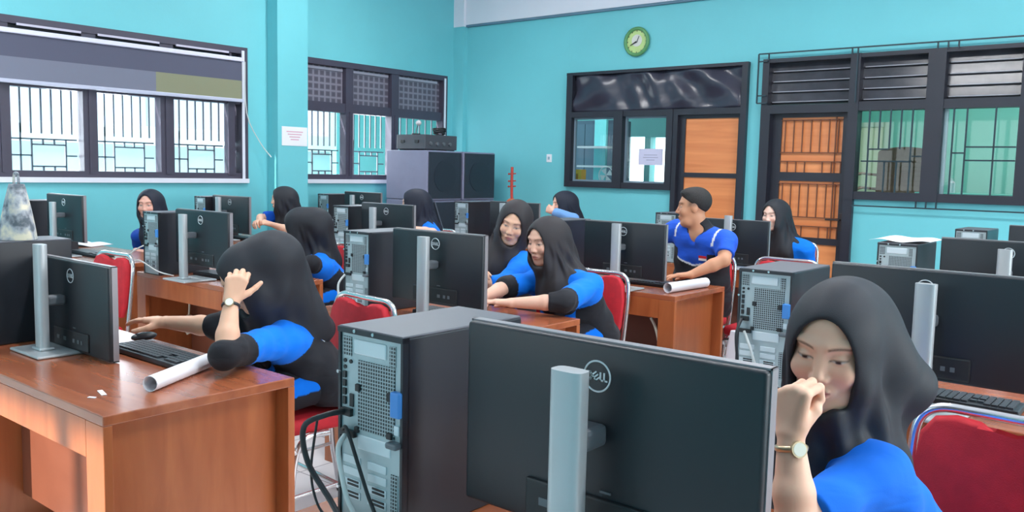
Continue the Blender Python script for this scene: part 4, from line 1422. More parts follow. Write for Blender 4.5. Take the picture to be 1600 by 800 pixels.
def np_mesh(name, verts, quads, mat, parent=None, origin=None, cols=None):
    if origin is not None:
        verts = verts - np.asarray(origin)
    me = bpy.data.meshes.new(name)
    me.vertices.add(len(verts))
    me.vertices.foreach_set('co', np.ascontiguousarray(verts, f4).ravel())
    nq = len(quads)
    me.loops.add(nq * 4)
    me.loops.foreach_set('vertex_index', np.ascontiguousarray(quads, np.int32).ravel())
    me.polygons.add(nq)
    me.polygons.foreach_set('loop_start', np.arange(0, nq * 4, 4, dtype=np.int32))
    me.polygons.foreach_set('use_smooth', np.ones(nq, bool))
    me.update(calc_edges=True)
    me.validate()
    me.materials.append(mat)
    if cols is not None:
        a = me.color_attributes.new('Col', 'FLOAT_COLOR', 'POINT')
        a.data.foreach_set('color', np.concatenate([cols, np.ones((len(cols), 1))], 1).astype(f4).ravel())
    o = bpy.data.objects.new(name, me)
    COL.objects.link(o)
    if parent is not None:
        o.parent = parent
    elif origin is not None:
        o.location = origin
    return o


SKIN_M = vcol('skin', 0.5, 0.35, sss=0.12)
SHIRT_M = vcol('shirt_cloth', 0.75, 0.25, bump=0.12, bscale=500, sheen=0.05)
_nt = SHIRT_M.node_tree
_tc = _nt.nodes.new('ShaderNodeTexCoord'); _mp = _nt.nodes.new('ShaderNodeMapping'); _mp.inputs['Scale'].default_value = (1.0, 1.0, 2.2); _mp.inputs['Rotation'].default_value = (0.5, 0.4, 0.3)
_n1 = _nt.nodes.new('ShaderNodeTexNoise'); _n1.inputs['Scale'].default_value = 11; _n1.inputs['Detail'].default_value = 1.5; _n1.inputs['Distortion'].default_value = 0.5
_b1 = _nt.nodes.new('ShaderNodeBump'); _b1.inputs['Strength'].default_value = 0.35; _b1.inputs['Distance'].default_value = 0.02
_nt.links.new(_tc.outputs['Object'], _mp.inputs['Vector']); _nt.links.new(_mp.outputs['Vector'], _n1.inputs['Vector']); _nt.links.new(_n1.outputs['Fac'], _b1.inputs['Height'])
_fine = [n for n in _nt.nodes if n.type == 'BUMP' and n != _b1][0]
_nt.links.new(_b1.outputs['Normal'], _fine.inputs['Normal'])
HIJ = {k: pmat('headscarf_' + k, c, 0.62, spec=0.3, bump=0.08, bscale=600) for k, c in (('black', (44, 46, 52)), ('brownish', (50, 47, 50)), ('bluish', (36, 40, 54)))}
TROUSER_M = vcol('trouser_cloth', 0.8, 0.2, bump=0.1, bscale=500)
SHOE_M = pmat('dark_shoe', (40, 38, 40), 0.5)
HAIR_M = pmat('black_hair', (30, 27, 27), 0.6, bump=0.5, bscale=250)
WATCH_GOLD = pmat('pale_gold_watch', (206, 184, 150), 0.28, metal=0.8)
WATCH_FACE = pmat('watch_face', (232, 236, 222), 0.3)
L = lambda c: np.array(lin(c))


def ik(s, w_, pole, l1, l2):
    s = V(s); w_ = V(w_)
    d = w_ - s
    n = np.linalg.norm(d)
    if n > (l1 + l2) * 0.995:
        k = n / ((l1 + l2) * 0.995); l1 *= k; l2 *= k
    a = (l1 * l1 - l2 * l2 + n * n) / (2 * n)
    hh = math.sqrt(max(l1 * l1 - a * a, 0))
    u = d / n
    p = V(pole) - s
    p = p - u * (p @ u)
    return s + u * a + nrm(p) * hh


def hand_sdf(S, wrist, d, n, side, sc=1.0, curl=(0.45, 0.5, 0.3), spread=0.10, thumb=(0.3, 0.3), k=0.006, fist=False):
    """side +1 left hand, -1 right hand; n is the way the palm faces"""
    d = nrm(d); n = nrm(V(n) - d * (V(n) @ d)); s = nrm(np.cross(n, d)) * side
    w0 = V(wrist)
    names = [(0.026, 0.078, (0.042, 0.025, 0.020), 0.0088), (0.008, 0.083, (0.046, 0.029, 0.021), 0.0090), (-0.010, 0.079, (0.043, 0.027, 0.020), 0.0086), (-0.026, 0.070, (0.034, 0.020, 0.018), 0.0076)]
    tips = []
    for i, (lat, kn, seg, r) in enumerate(names):
        lat *= sc; kn *= sc; r *= sc
        K = w0 + d * kn + s * lat - n * 0.002
        S.u(cone(w0 + d * 0.008 + s * lat * 0.45, K, 0.0150 * sc, 0.0115 * sc), 0.012 * sc)
        c = curl[i] if isinstance(curl[0], (tuple, list)) else curl
        ang = 0.0
        dirb = nrm(d + s * spread * (lat / (0.026 * sc)))
        p = K
        for j in range(3):
            ang += c[j]
            v = dirb * math.cos(ang) + n * math.sin(ang)
            q = p + v * seg[j] * sc
            S.u(cone(p, q, r * (1 - 0.07 * j), r * (0.93 - 0.09 * j)), 0.003 if j else k)
            p = q
        tips.append(p)
    # thumb leaves the side of the palm near its base
    b0 = w0 + d * 0.020 * sc + s * 0.016 * sc + n * 0.006 * sc
    v = nrm(d * 0.60 + s * 0.72 + n * 0.30) if not fist else nrm(d * 0.70 + s * 0.25 + n * 0.62)
    b1 = b0 + v * 0.040 * sc
    S.u(cone(b0, b1, 0.0150 * sc, 0.0110 * sc), 0.010 * sc)
    v2 = nrm(v + d * 0.35 + n * thumb[0] - s * thumb[0] * 0.6) if not fist else nrm(d * 0.55 - s * 0.45 + n * 0.55); b2 = b1 + v2 * 0.030 * sc
    S.u(cone(b1, b2, 0.0105 * sc, 0.0092 * sc), 0.004)
    v3 = nrm(v2 + d * 0.2 + n * thumb[1] - s * thumb[1] * 0.6) if not fist else nrm(d * 0.35 - s * 0.80 + n * 0.15); b3 = b2 + v3 * 0.024 * sc
    S.u(cone(b2, b3, 0.0094 * sc, 0.0074 * sc), 0.003)
    return tips


def frame_from(fwd, up):
    f = nrm(fwd)
    u = V(up) - f * (V(up) @ f); u = nrm(u)
    l = np.cross(u, f)          # left hand side of the person
    return l, f, u


def person(label, head, look, chest, cfwd, pelvis, arms, h=0.004, up=(0, 0, 1), sw=0.165, hs=0.95, scarf='black', male=False,
           skin=(226, 178, 152), shirt='girl', group=None, gaze=0.0, eye_open=0.35, scarf_back=0.0, legs=True, bib=0.16, blue=(0, 122, 240), lap=None, drape=None, legdir=None, drape_r=0.07, fold=1.0):
    head = V(head); chest = V(chest); pelvis = V(pelvis)
    hl, hf, hu = frame_from(look, up)
    R = np.stack([hl, hf, hu], 1)          # world = c + R @ q ; local q = (P-c) @ R   (x left, y forward, z up)
    R4 = R.astype(f4); c4 = head.astype(f4)
    tu = nrm(chest - pelvis)
    tl, tf, tu = frame_from(V(cfwd) - tu * (V(cfwd) @ tu), tu)
    root = V(pelvis[0], pelvis[1], 0.0)

    def H(fn, s=hs):
        return lambda P: fn(((P - c4) @ R4) / f4(s)) * f4(s)

    def hw(q, s=hs):
        return head + R @ (V(q) * s)
    shL = chest + tl * sw; shR = chest - tl * sw
    hipax = tl if legdir is None else np.cross(V(0, 0, 1), nrm(V(legdir)))
    hipL = pelvis + hipax * 0.085; hipR = pelvis - hipax * 0.085
    ua, fa = (0.285, 0.245) if male else (0.262, 0.228)
    A = {}
    for side, sgn, sh in (('L', 1, shL), ('R', -1, shR)):
        a = arms[side]
        wr = V(a['wrist'])
        el = V(a['elbow']) if 'elbow' in a else ik(sh, wr, sh + V(a.get('pole', tl * sgn * 0.9 - tu * 0.08 - tf * 0.1)), ua, fa)
        A[side] = (sh, el, wr, sgn, a)
    k_ = 1.12 if male else 1.0
    # ---------------- body, one continuous surface
    S = SDF()
    S.u(cone(hipL, chest + tl * 0.07 - tu * 0.03, 0.088, 0.075), 0.05)
    S.u(cone(hipR, chest - tl * 0.07 - tu * 0.03, 0.088, 0.075), 0.06)
    S.u(cone(shL * 0.9 + chest * 0.1 - tu * 0.02, shR * 0.9 + chest * 0.1 - tu * 0.02, 0.045, 0.045), 0.05)
    S.u(cone(chest - tu * 0.01, hw((0, -0.018, -0.06)), 0.052 * k_, 0.046 * k_), 0.04)
    knees = {}
    kf = nrm(V(tf[0], tf[1], 0)) if legdir is None else nrm(V(legdir))
    kl = np.cross(V(0, 0, 1), kf)
    for s_, hip in ((1, hipL), (-1, hipR)):
        kn = V(hip[0], hip[1], 0.0) + kf * 0.40 + kl * s_ * 0.03; kn[2] = 0.55
        an = kn - kf * 0.02; an[2] = 0.075
        knees[s_] = (hip, kn, an)
        S.u(cone(hip, kn, 0.075, 0.050), 0.04)
        S.u(cone(kn, an, 0.048, 0.034), 0.02)
        S.u(cone(an - V(0, 0, 0.035), an + kf * 0.13 - V(0, 0, 0.045), 0.034, 0.026), 0.02)
    for side in 'LR':
        sh, el, wr, sgn, a = A[side]
        S.u(cone(sh, el, 0.044 * k_, 0.035 * k_), 0.03)
        S.u(cone(el, el + (wr - el) * 0.35, 0.035 * k_, 0.035 * k_), 0.012)
        S.u(cone(el + (wr - el) * 0.35, wr, 0.035 * k_, 0.0225 * k_), 0.012)
        hd = a.get('dir', wr - el)
        hand_sdf(S, wr, hd, a.get('palm', (0, 0, -1)), sgn, a.get('hs', 0.98) * (1.08 if male else 1.0), a.get('curl', (0.35, 0.45, 0.3)), a.get('spread', 0.10), a.get('thumb', (0.3, 0.3)), fist=a.get('fist', False))
    # head
    S.u(H(ell((0, -0.012, 0.038), (0.074, 0.094, 0.082))), 0.02)
    S.u(H(ell((0, 0.022, -0.025), (0.062, 0.064, 0.084))), 0.03)
    S.u(H(cone((0.030, 0.045, -0.085), (-0.030, 0.045, -0.085), 0.024, 0.024)), 0.03)
    S.u(H(ell((0, 0.066, -0.094), (0.024, 0.018, 0.018))), 0.025)
    for s_ in (1, -1):
        S.u(H(ell((0.037 * s_, 0.062, -0.020), (0.026, 0.024, 0.026))), 0.02)
        S.u(H(cone((0.012 * s_, 0.080, 0.036), (0.044 * s_, 0.066, 0.038), 0.0085, 0.008)), 0.014)
        S.s(H(ell((0.031 * s_, 0.094, 0.012), (0.018, 0.014, 0.011))), 0.014)
        S.u(H(ell((0.0315 * s_, 0.0695, 0.0105), (0.0150, 0.0135, 0.0120))), 0.004)
        if male:
            S.u(H(ell((0.073 * s_, -0.008, 0.002), (0.011, 0.019, 0.032), None)), 0.008)
    S.u(H(cone((0, 0.082, 0.022), (0, 0.1045, -0.022), 0.0075, 0.0105) if male else cone((0, 0.080, 0.020), (0, 0.1000, -0.021), 0.0070, 0.0100)), 0.014)
    for s_ in (1, -1):
        S.u(H(ell((0.0115 * s_, 0.0905, -0.027), (0.0085, 0.0115, 0.008))), 0.006)
    S.u(H(ell((0, 0.080, -0.056), (0.028, 0.013, 0.018))), 0.012)
    S.u(H(ell((0, 0.0915, -0.0515), (0.0205, 0.0075, 0.0058))), 0.004)
    S.u(H(ell((0, 0.0905, -0.0630), (0.0180, 0.0080, 0.0062))), 0.004)
    S.s(H(ell((0, 0.0995, -0.0573), (0.021, 0.006, 0.0014))), 0.003)
    pts = np.array([hipL, hipR, shL, shR, head, *[x for t in knees.values() for x in t[1:]], *[x for q in A.values() for x in q[1:3]]])
    lo = pts.min(0) - 0.21; hi = pts.max(0) + 0.21
    lo[2] = max(lo[2], -0.02)
    verts, quads = S.mesh(lo, hi, h)
    q = (verts - head) @ R / hs
    base = L(skin)
    cols = np.tile(base, (len(verts), 1))

    def mix(c, w_):
        w_ = np.clip(w_, 0, 1)[:, None]
        return cols * (1 - w_) + np.asarray(c) * w_
    fz = (q[:, 1] > 0.03) & (q[:, 1] < 0.118) & (np.abs(q[:, 0]) < 0.08) & (np.abs(q[:, 2]) < 0.12)
    for side in 'LR':
        wr = A[side][2]; hd = nrm(A[side][4].get('dir', wr - A[side][1])); pm = nrm(A[side][4].get('palm', (0, 0, -1)))
        dd = verts - wr; tt = np.clip(dd @ hd, -0.30, 0.10)
        rr = np.linalg.norm(dd - tt[:, None] * hd - np.clip(dd @ pm, -0.05, 0.055)[:, None] * pm * 0.9, axis=1)
        fz &= ~(rr < 0.043)
    e_ = h / hs
    ax = np.abs(q[:, 0])
    soft = lambda d: np.clip(0.5 - d / (e_ * 1.2), 0, 1) * fz
    cols = mix(base * V(1.02, 0.86, 0.84), 0.6 * np.exp(-(((ax - 0.04) / 0.02) ** 2 + ((q[:, 2] + 0.022) / 0.018) ** 2)) * fz)
    dx = (ax - 0.0315) / 0.0150
    hgt = 0.0058 * np.clip(1 - dx * dx, 0, 1)
    zc = q[:, 2] - (0.0095 + 0.001 * dx)
    top = hgt * eye_open * 1.6; bot = -hgt * 0.75
    dwhite = np.maximum(np.maximum(zc - top, bot - zc), (np.abs(dx) - 1) * 0.015)
    cols = mix(L((222, 214, 208)), soft(dwhite))
    dir_ = np.sqrt(((q[:, 0] - np.sign(q[:, 0]) * 0.0315) - gaze) ** 2 + (zc + 0.0012) ** 2) - 0.0056
    cols = mix(L((40, 26, 22)), soft(np.maximum(dir_, dwhite)))
    dl = np.maximum(np.abs(zc - top) - 0.0013, (np.abs(dx) - 1.1) * 0.015)
    cols = mix(L((42, 30, 28)), 0.92 * soft(dl))
    db = np.maximum(np.abs(q[:, 2] - (0.0325 + 0.0035 * (1 - ((ax - 0.034) / 0.02) ** 2))) - 0.0026, np.abs(ax - 0.034) - 0.020)
    cols = mix(L((62, 44, 38)), 0.75 * soft(db))
    lipd = np.sqrt((q[:, 0] / 0.0235) ** 2 + ((q[:, 2] + 0.0572) / 0.0105) ** 2) - 1
    cols = mix(L((190, 112, 106)) if not male else L((158, 100, 90)), 0.8 * np.clip(-lipd * 4, 0, 1) * fz * (q[:, 1] > 0.075))
    cols = mix(L((110, 56, 54)), 0.8 * soft(np.maximum(np.abs(q[:, 2] + 0.0573) - 0.0010, np.abs(q[:, 0]) - 0.0205)))
    dn = np.sqrt((ax - 0.0075) ** 2 + (q[:, 2] + 0.0355) ** 2) - 0.0032
    cols = mix(L((92, 52, 44)), 0.8 * soft(np.maximum(dn, 0.088 - q[:, 1])))
    if male:   # close-cropped sides
        dh = np.maximum(q[:, 1] - 0.040, 0.004 - q[:, 2] + 0.0 * q[:, 1])
        cols = mix(L((96, 72, 62)), 0.75 * np.clip(-dh / 0.02, 0, 1) * (ax < 0.09) * (q[:, 2] < 0.14) * (np.abs(q[:, 1]) < 0.13))
    o = np_mesh('person', verts, quads, SKIN_M, None, root, cols)
    tag(o, label, 'person', group)

    # ---------------- shirt
    G = SDF()
    G.u(flatcone(hipL - tu * 0.03, chest + tl * 0.085 - tu * 0.045, 0.120, 0.100, tf, 0.92), 0.05)
    G.u(flatcone(hipR - tu * 0.03, chest - tl * 0.085 - tu * 0.045, 0.120, 0.100, tf, 0.92), 0.08)
    G.u(cone(shL - tu * 0.022, shR - tu * 0.022, 0.064, 0.064), 0.05)
    G.u(cone(chest - tu * 0.02, chest + tu * 0.045, 0.085, 0.058), 0.04)
    if not male:
        for s_ in (1, -1):
            G.u(ell(chest - tu * 0.15 + tf * 0.085 + tl * 0.06 * s_, (0.055, 0.055, 0.055)), 0.05)
    G.i(plane((0, 0, 0.505), (0, 0, -1)), 0.004)
    if male:
        G.s(cone(chest + tu * 0.03 + tf * 0.05, chest - tu * 0.05 + tf * 0.12, 0.05, 0.012), 0.012)
    arms_s = {}
    for side in 'LR':
        sh, el, wr, sgn, a = A[side]
        ex = a.get('sleeve', 1.0)         # 1 = to the elbow, >1 continues on the forearm
        s1 = SDF()
        up_end = sh + (el - sh) * min(ex, 1.0)
        s1.u(cone(sh - tu * 0.010, up_end, 0.061, 0.056 if ex <= 1 else 0.050), 0)
        if ex > 1:
            f_end = el + (wr - el) * (ex - 1)
            s2 = SDF().u(cone(el, f_end, 0.050, 0.045)).i(plane(f_end, wr - el), 0.004)
            s1.u((lambda z: (lambda P: z.coarse(P)))(s2), 0.015)
        else:
            s1.i(plane(up_end, el - sh), 0.004)
        arms_s[side] = s1
        G.u((lambda s1: (lambda P: s1.coarse(P.reshape(-1, 3)).reshape(P.shape[:-1])))(s1), 0.035)
    rng = random.Random(hash(label) % 1000 if False else sum(map(ord, label)))
    ph = [rng.uniform(0, 6.28) for _ in range(6)]

    def folds(P):
        x = (P - chest.astype(f4)) @ np.stack([tl, tf, tu], 1).astype(f4)
        w1 = np.sin(x[..., 2] * 55 + np.sin(x[..., 0] * 14 + ph[0]) * 2.2 + ph[1])
        w2 = np.sin((x[..., 0] * 0.8 + x[..., 2] * 0.6 + x[..., 1] * 0.5) * 70 + ph[2])
        return f4(fold) * (f4(0.0030) * w1 + f4(0.0020) * w2)
    G.disp = folds
    gp = np.array([hipL, hipR, shL, shR, *[x for s_ in 'LR' for x in (A[s_][1], A[s_][1] + (A[s_][2] - A[s_][1]) * max(0, A[s_][4].get('sleeve', 1) - 1))]])
    gv, gq = G.mesh(gp.min(0) - 0.16, gp.max(0) + 0.16, max(h, 0.0035) * 1.25)
    x = (gv - chest) @ np.stack([tl, tf, tu], 1)
    BLUE = L(blue); BLACK = L((34, 35, 41)); PIPE = L((224, 230, 236))
    gc = np.tile(BLUE, (len(gv), 1))
    if shirt in ('girl', 'man'):
        yz = -0.175 if shirt == 'girl' else -0.19
        edge = yz + 0.05 * np.abs(x[:, 0]) / 0.15
        low = x[:, 2] < edge
        nearp = np.abs(x[:, 2] - edge) < 0.006
        gc[low] = BLACK
        gc[nearp] = PIPE
        side_p = (np.abs(x[:, 0]) > 0.115) & (x[:, 2] < -0.09)
        gc[side_p] = BLACK
    for side in 'LR':
        sh, el, wr, sgn, a = A[side]
        d = gv - sh; ab = el - sh
        t = (d @ ab) / (ab @ ab)
        dist = np.linalg.norm(d - np.clip(t, 0, 1)[:, None] * ab, axis=1)
        on = (dist < 0.075) & (t > 0.25)
        gc[on] = BLUE
        dark_t = a.get('dark', 9)
        fb = wr - el
        t2 = ((gv - el) @ fb) / (fb @ fb)
        d2 = np.linalg.norm(gv - el - np.clip(t2, 0, 1)[:, None] * fb, axis=1)
        m = ((dist < 0.075) & (t > dark_t)) | ((d2 < 0.07) & (t2 > 0.12) & (dark_t < 2))
        gc[m] = BLACK
        if a.get('stripe'):
            gc[(dist < 0.075) & (np.abs(t - a['stripe']) < 0.02)] = PIPE
    if male:
        st = (np.abs(np.abs(x[:, 0]) - 0.150) < 0.007) & (x[:, 2] > -0.030) & (x[:, 1] > -0.02)
        gc[st] = PIPE
        nk = np.linalg.norm(x[:, :2], axis=1)
        gc[(nk < 0.088) & (x[:, 2] > 0.012) & (x[:, 2] < 0.2)] = BLACK
    sh_o = np_mesh('shirt', gv, gq, SHIRT_M, o, root, gc)
    # ---------------- trousers and shoes
    if legs:
        T = SDF()
        T.u(cone(hipL, hipR, 0.100, 0.100), 0)
        for s_ in (1, -1):
            hip, kn, an = knees[s_]
            T.u(cone(hip, kn, 0.092, 0.066), 0.02)
            T.u(cone(kn, an + V(0, 0, 0.03), 0.068, 0.058), 0.02)
            T.i(plane(an + V(0, 0, 0.02), (0, 0, -1)))
        tp = np.array([hipL, hipR, *[x_ for t in knees.values() for x_ in t[1:]]])
        tv, tq = T.mesh(tp.min(0) - 0.14, tp.max(0) + 0.14, 0.007)
        tc = np.tile(L((36, 37, 43)), (len(tv), 1))
        for s_ in (1, -1):
            hip, kn, an = knees[s_]
            outw = nrm(V(tl[0], tl[1], 0)) * s_
            d = tv - hip; ab = kn - hip
            t = (d @ ab) / (ab @ ab)
            r_ = d - np.clip(t, 0, 1)[:, None] * ab
            up_ = r_[:, 2] / (np.linalg.norm(r_, axis=1) + 1e-9)
            ou = (r_ @ outw) / (np.linalg.norm(r_, axis=1) + 1e-9)
            tc[(t > -0.25) & (t < 1.1) & (np.abs(up_ - 0.25) < 0.36) & (ou > 0.4)] = L((0, 112, 224))
        np_mesh('trousers', tv, tq, TROUSER_M, o, root, tc)
        for s_ in (1, -1):
            an = knees[s_][2]
            F = SDF()
            F.u(cone(an + V(0, 0, -0.03) - kf * 0.02, an + kf * 0.14 + V(0, 0, -0.038), 0.042, 0.034), 0)
            F.u(cone(an + V(0, 0, -0.03), an + V(0, 0, 0.01), 0.042, 0.040), 0.02)
            F.i(plane((0, 0, 0.002), (0, 0, -1)))
            fv, fq = F.mesh(np.minimum(an, an + kf * 0.15) - 0.09, np.maximum(an, an + kf * 0.15) + 0.09, 0.007)
            np_mesh('shoe', fv, fq, SHOE_M, o, root)

    # ---------------- headscarf or hair
    if male:
        K = SDF()
        K.u(H(ell((0, -0.016, 0.045), (0.0785, 0.0985, 0.0885))), 0)
        K.u(H(ell((0, 0.030, 0.095), (0.058, 0.052, 0.030))), 0.02)
        K.i(H(plane((0, 0.062, 0.060), (0, 0.80, -0.60))), 0.012)
        K.i(H(plane((0, 0.0, 0.022), (0, 0.60, -0.80))), 0.012)
        kv, kq = K.mesh(head - 0.17, head + 0.17, h)
        np_mesh('hair', kv, kq, HAIR_M, o, root)
    else:
        J = SDF()
        J.u(H(ell((0, -0.016, 0.034), (0.088, 0.112, 0.096))), 0)
        J.u(H(ell((0, 0.018, -0.030), (0.080, 0.082, 0.112))), 0.04)
        J.u(H(ell((0, -0.070 - scarf_back, 0.005), (0.070, 0.070, 0.078))), 0.06)
        J.u(cone(hw((0, 0.0, -0.085)), chest + tf * 0.045 - tu * 0.03, 0.076, 0.100), 0.06)
        J.u(cone(hw((0, -0.070 - scarf_back, -0.01)), chest - tf * 0.045 - tu * 0.06, 0.070, 0.098), 0.07)
        J.u(flatcone(chest + tl * sw * 0.60 - tu * 0.035, chest - tl * sw * 0.60 - tu * 0.035, 0.088 * min(1, sw / 0.16 + 0.02), 0.088 * min(1, sw / 0.16 + 0.02), tf, 0.95), 0.06)
        J.u(flatcone(chest + tf * 0.075 - tu * 0.05, chest + tf * 0.095 - tu * bib, 0.100, 0.075, tf, 0.75), 0.05)
        if drape is not None:
            J.u(cone(hw((0, -0.07 - scarf_back, 0.0)), V(drape), 0.072, drape_r), 0.07)

        def facehole(q):
            x_, y_, z_ = q[..., 0], q[..., 1], q[..., 2]
            w_ = f4(0.0575) - f4(0.10) * np.maximum(z_ - 0.03, 0) * 0.9
            d = (np.sqrt((x_ / 0.0600) ** 2 + ((z_ + 0.013) / 0.099) ** 2) - 1) * f4(0.060)
            return np.maximum(d, f4(0.022) - y_)
        J.s(H(facehole), 0.010)
        rimc = f4(0.004)

        hb = np.stack([tl, tf, tu], 1).astype(f4)
        hx = chest.astype(f4)

        def hfolds(P):
            x_ = (P - hx) @ hb
            th = np.arctan2(x_[..., 0], x_[..., 1] + 0.02)
            qz = ((P - c4) @ R4)
            wgt = np.clip((0.02 - qz[..., 2]) / 0.10, 0, 1)
            r_ = np.sqrt(x_[..., 0] ** 2 + x_[..., 1] ** 2)
            w1 = np.sin(th * 7 + x_[..., 2] * 16 + ph[3]) + 0.6 * np.sin(th * 13 - x_[..., 2] * 25 + ph[4])
            w2 = np.sin((x_[..., 2] * 0.8 + x_[..., 1] * 0.5) * 60 + x_[..., 0] * 18 + ph[5])
            return f4(fold) * (f4(0.0045) * wgt * w1 + f4(0.0018) * wgt * w2)
        J.disp = hfolds
        hp = np.array([head, chest, chest + tl * 0.12, chest - tl * 0.12, chest + tf * 0.1 - tu * bib] + ([V(drape)] if drape is not None else []))
        jv, jq = J.mesh(hp.min(0) - 0.23 - scarf_back, hp.max(0) + 0.23 + scarf_back, max(h, 0.003))
        np_mesh('headscarf', jv, jq, HIJ[scarf], o, root)
    return o, dict(root=root, A=A, tl=tl, tf=tf, tu=tu, chest=chest, R=R, head=head)


def place_local(obj, root, loc, zdir, xdir=None):
    z = Vector(nrm(zdir)); x = Vector(nrm(xdir)) if xdir is not None else Vector((1, 0, 0))
    x = (x - z * x.dot(z)).normalized(); y = z.cross(x)
    M = Matrix((x, y, z)).transposed().to_4x4()
    M.translation = Vector(np.asarray(loc) - np.asarray(root))
    obj.matrix_local = M


def wristwatch(p, info, side, out, t=0.93, strap=WATCH_GOLD, r=0.0255):
    sh, el, wr, sgn, a = info['A'][side]
    ax = nrm(wr - el)
    c = el + (wr - el) * t
    m = MB().tube([((r + 0.001) * math.cos(2 * math.pi * k / 28), (r + 0.001) * math.sin(2 * math.pi * k / 28), 0) for k in range(28)], 0.0032, 8, 0, True)
    for v in m.bm.verts:
        v.co.z *= 1.7
    st = m.build('wristwatch', strap, p, True, 60)
    place_local(st, info['root'], c, ax, out)
    d = MB().cyl((r - 0.002, 0, 0), (r + 0.006, 0, 0), 0.0145, n=28).build('watch_case', WATCH_GOLD, st, True, 40)
    MB().cyl((r + 0.004, 0, 0), (r + 0.0068, 0, 0), 0.0118, n=28).build('watch_dial', WATCH_FACE, st)
    return st


def patch(p, info, fwd_off, left_off, up_off, cols, name='flag_patch', size=(0.04, 0.026)):
    tl, tf, tu = info['tl'], info['tf'], info['tu']
    c = info['chest'] + tf * fwd_off + tl * left_off + tu * up_off
    n = nrm(tf + tl * (0.35 if left_off > 0 else -0.35))
    w_, h_ = size
    m = MB().box(-w_ / 2, w_ / 2, 0 if len(cols) > 1 else -h_ / 2, h_ / 2, -0.004, 0.001)
    a = m.build(name, cols[0], p)
    place_local(a, info['root'], c, n, np.cross(tu, n))
    if len(cols) > 1:
        MB().box(-w_ / 2, w_ / 2, -h_ / 2, 0, -0.004, 0.001).build('white_half', cols[1], a)
    return a

RED_PATCH = pmat('red_patch', (206, 40, 52), 0.7)
WHITE_PATCH = pmat('white_patch', (236, 236, 238), 0.7)
FLAT = dict(palm=(0, 0, -1), curl=(0.08, 0.22, 0.22), thumb=(0.0, 0.0))

# girl with a gold watch, right foreground
p, i = person('girl in black headscarf and blue shirt, gold watch, fist at her mouth, right foreground',
              head=(-0.572, 1.700, 1.078), look=(0.06, -0.95, -0.24), up=(0.06, 0, 1), hs=0.99, chest=(-0.585, 1.768, 0.848), legdir=(0, -1, 0), cfwd=(-0.62, -0.78, -0.1), pelvis=(-0.525, 1.87, 0.628), sw=0.130, drape=(-0.470, 1.865, 0.985), drape_r=0.052, fold=1.1, blue=(0, 108, 222),
              arms=dict(L=dict(wrist=(-0.566, 1.485, 0.950), elbow=(-0.540, 1.465, 0.800), dir=(-0.02, 0.10, 1), palm=(0.25, 1, 0.1), curl=(1.25, 1.5, 0.9), fist=True, sleeve=0.86),
                        R=dict(wrist=(-0.86, 1.46, 0.803), dir=(-0.1, -1, -0.05), sleeve=0.9, **FLAT)),
              h=0.0026, skin=(236, 192, 166), eye_open=0.25, scarf_back=0.036, bib=0.20, shirt='plain')
wristwatch(p, i, 'L', (0.75, -0.66, 0.1), 0.86)
patch(p, i, 0.135, 0.07, -0.13, (RED_PATCH, WHITE_PATCH))

# girl resting her head on her hand, left
p, i = person('girl in black headscarf leaning on her left hand with a watch, front left desk',
              head=(-2.60, 1.735, 1.015), look=(-0.35, -0.72, -0.60), chest=(-2.70, 1.90, 0.835), legdir=(-0.15, -1, 0), cfwd=(-0.45, -0.85, -0.3), pelvis=(-2.68, 2.08, 0.612),
              arms=dict(L=dict(wrist=(-2.445, 1.565, 0.965), elbow=(-2.375, 1.500, 0.820), dir=(-0.05, 0.30, 0.85), palm=(-0.75, 0.6, 0.0), curl=(0.85, 0.95, 0.6), thumb=(0.0, 0.0), sleeve=1.12, dark=0.72),
                        R=dict(wrist=(-2.93, 1.610, 0.832), elbow=(-2.73, 1.70, 0.83), dir=(-0.95, -0.25, 0.0), sleeve=1.15, dark=0.72, **FLAT)),
              h=0.003, skin=(226, 178, 150), scarf_back=0.05, bib=0.16, drape=(-2.60, 2.02, 0.80))
wristwatch(p, i, 'L', (0.72, -0.66, 0.1), 0.93, CABLE_BLACK)

# girl resting her forearm, middle
p, i = person('girl in brownish black headscarf resting her left forearm on the middle desk',
              head=(-2.575, 3.400, 1.060), look=(-0.10, -0.96, -0.22), chest=(-2.520, 3.480, 0.860), legdir=(0, -1, 0), cfwd=(-0.1, -1, 0), pelvis=(-2.50, 3.62, 0.612),
              arms=dict(L=dict(wrist=(-2.470, 3.020, 0.808), elbow=(-2.290, 3.170, 0.815), dir=(-0.8, -0.5, 0.0), sleeve=1.28, dark=0.78, palm=(0.1, 0.05, -1), thumb=(0, 0), curl=(0.06, 0.2, 0.2)),
                        R=dict(wrist=(-2.69, 3.08, 0.806), elbow=(-2.73, 3.29, 0.83), dir=(0.1, -1, 0), sleeve=1.1, dark=0.8, **FLAT)),
              h=0.0045, skin=(226, 180, 158), scarf='brownish', eye_open=0.30, bib=0.26)
patch(p, i, 0.165, 0.02, -0.21, (WHITE_PATCH,), 'white_pin', (0.018, 0.018))

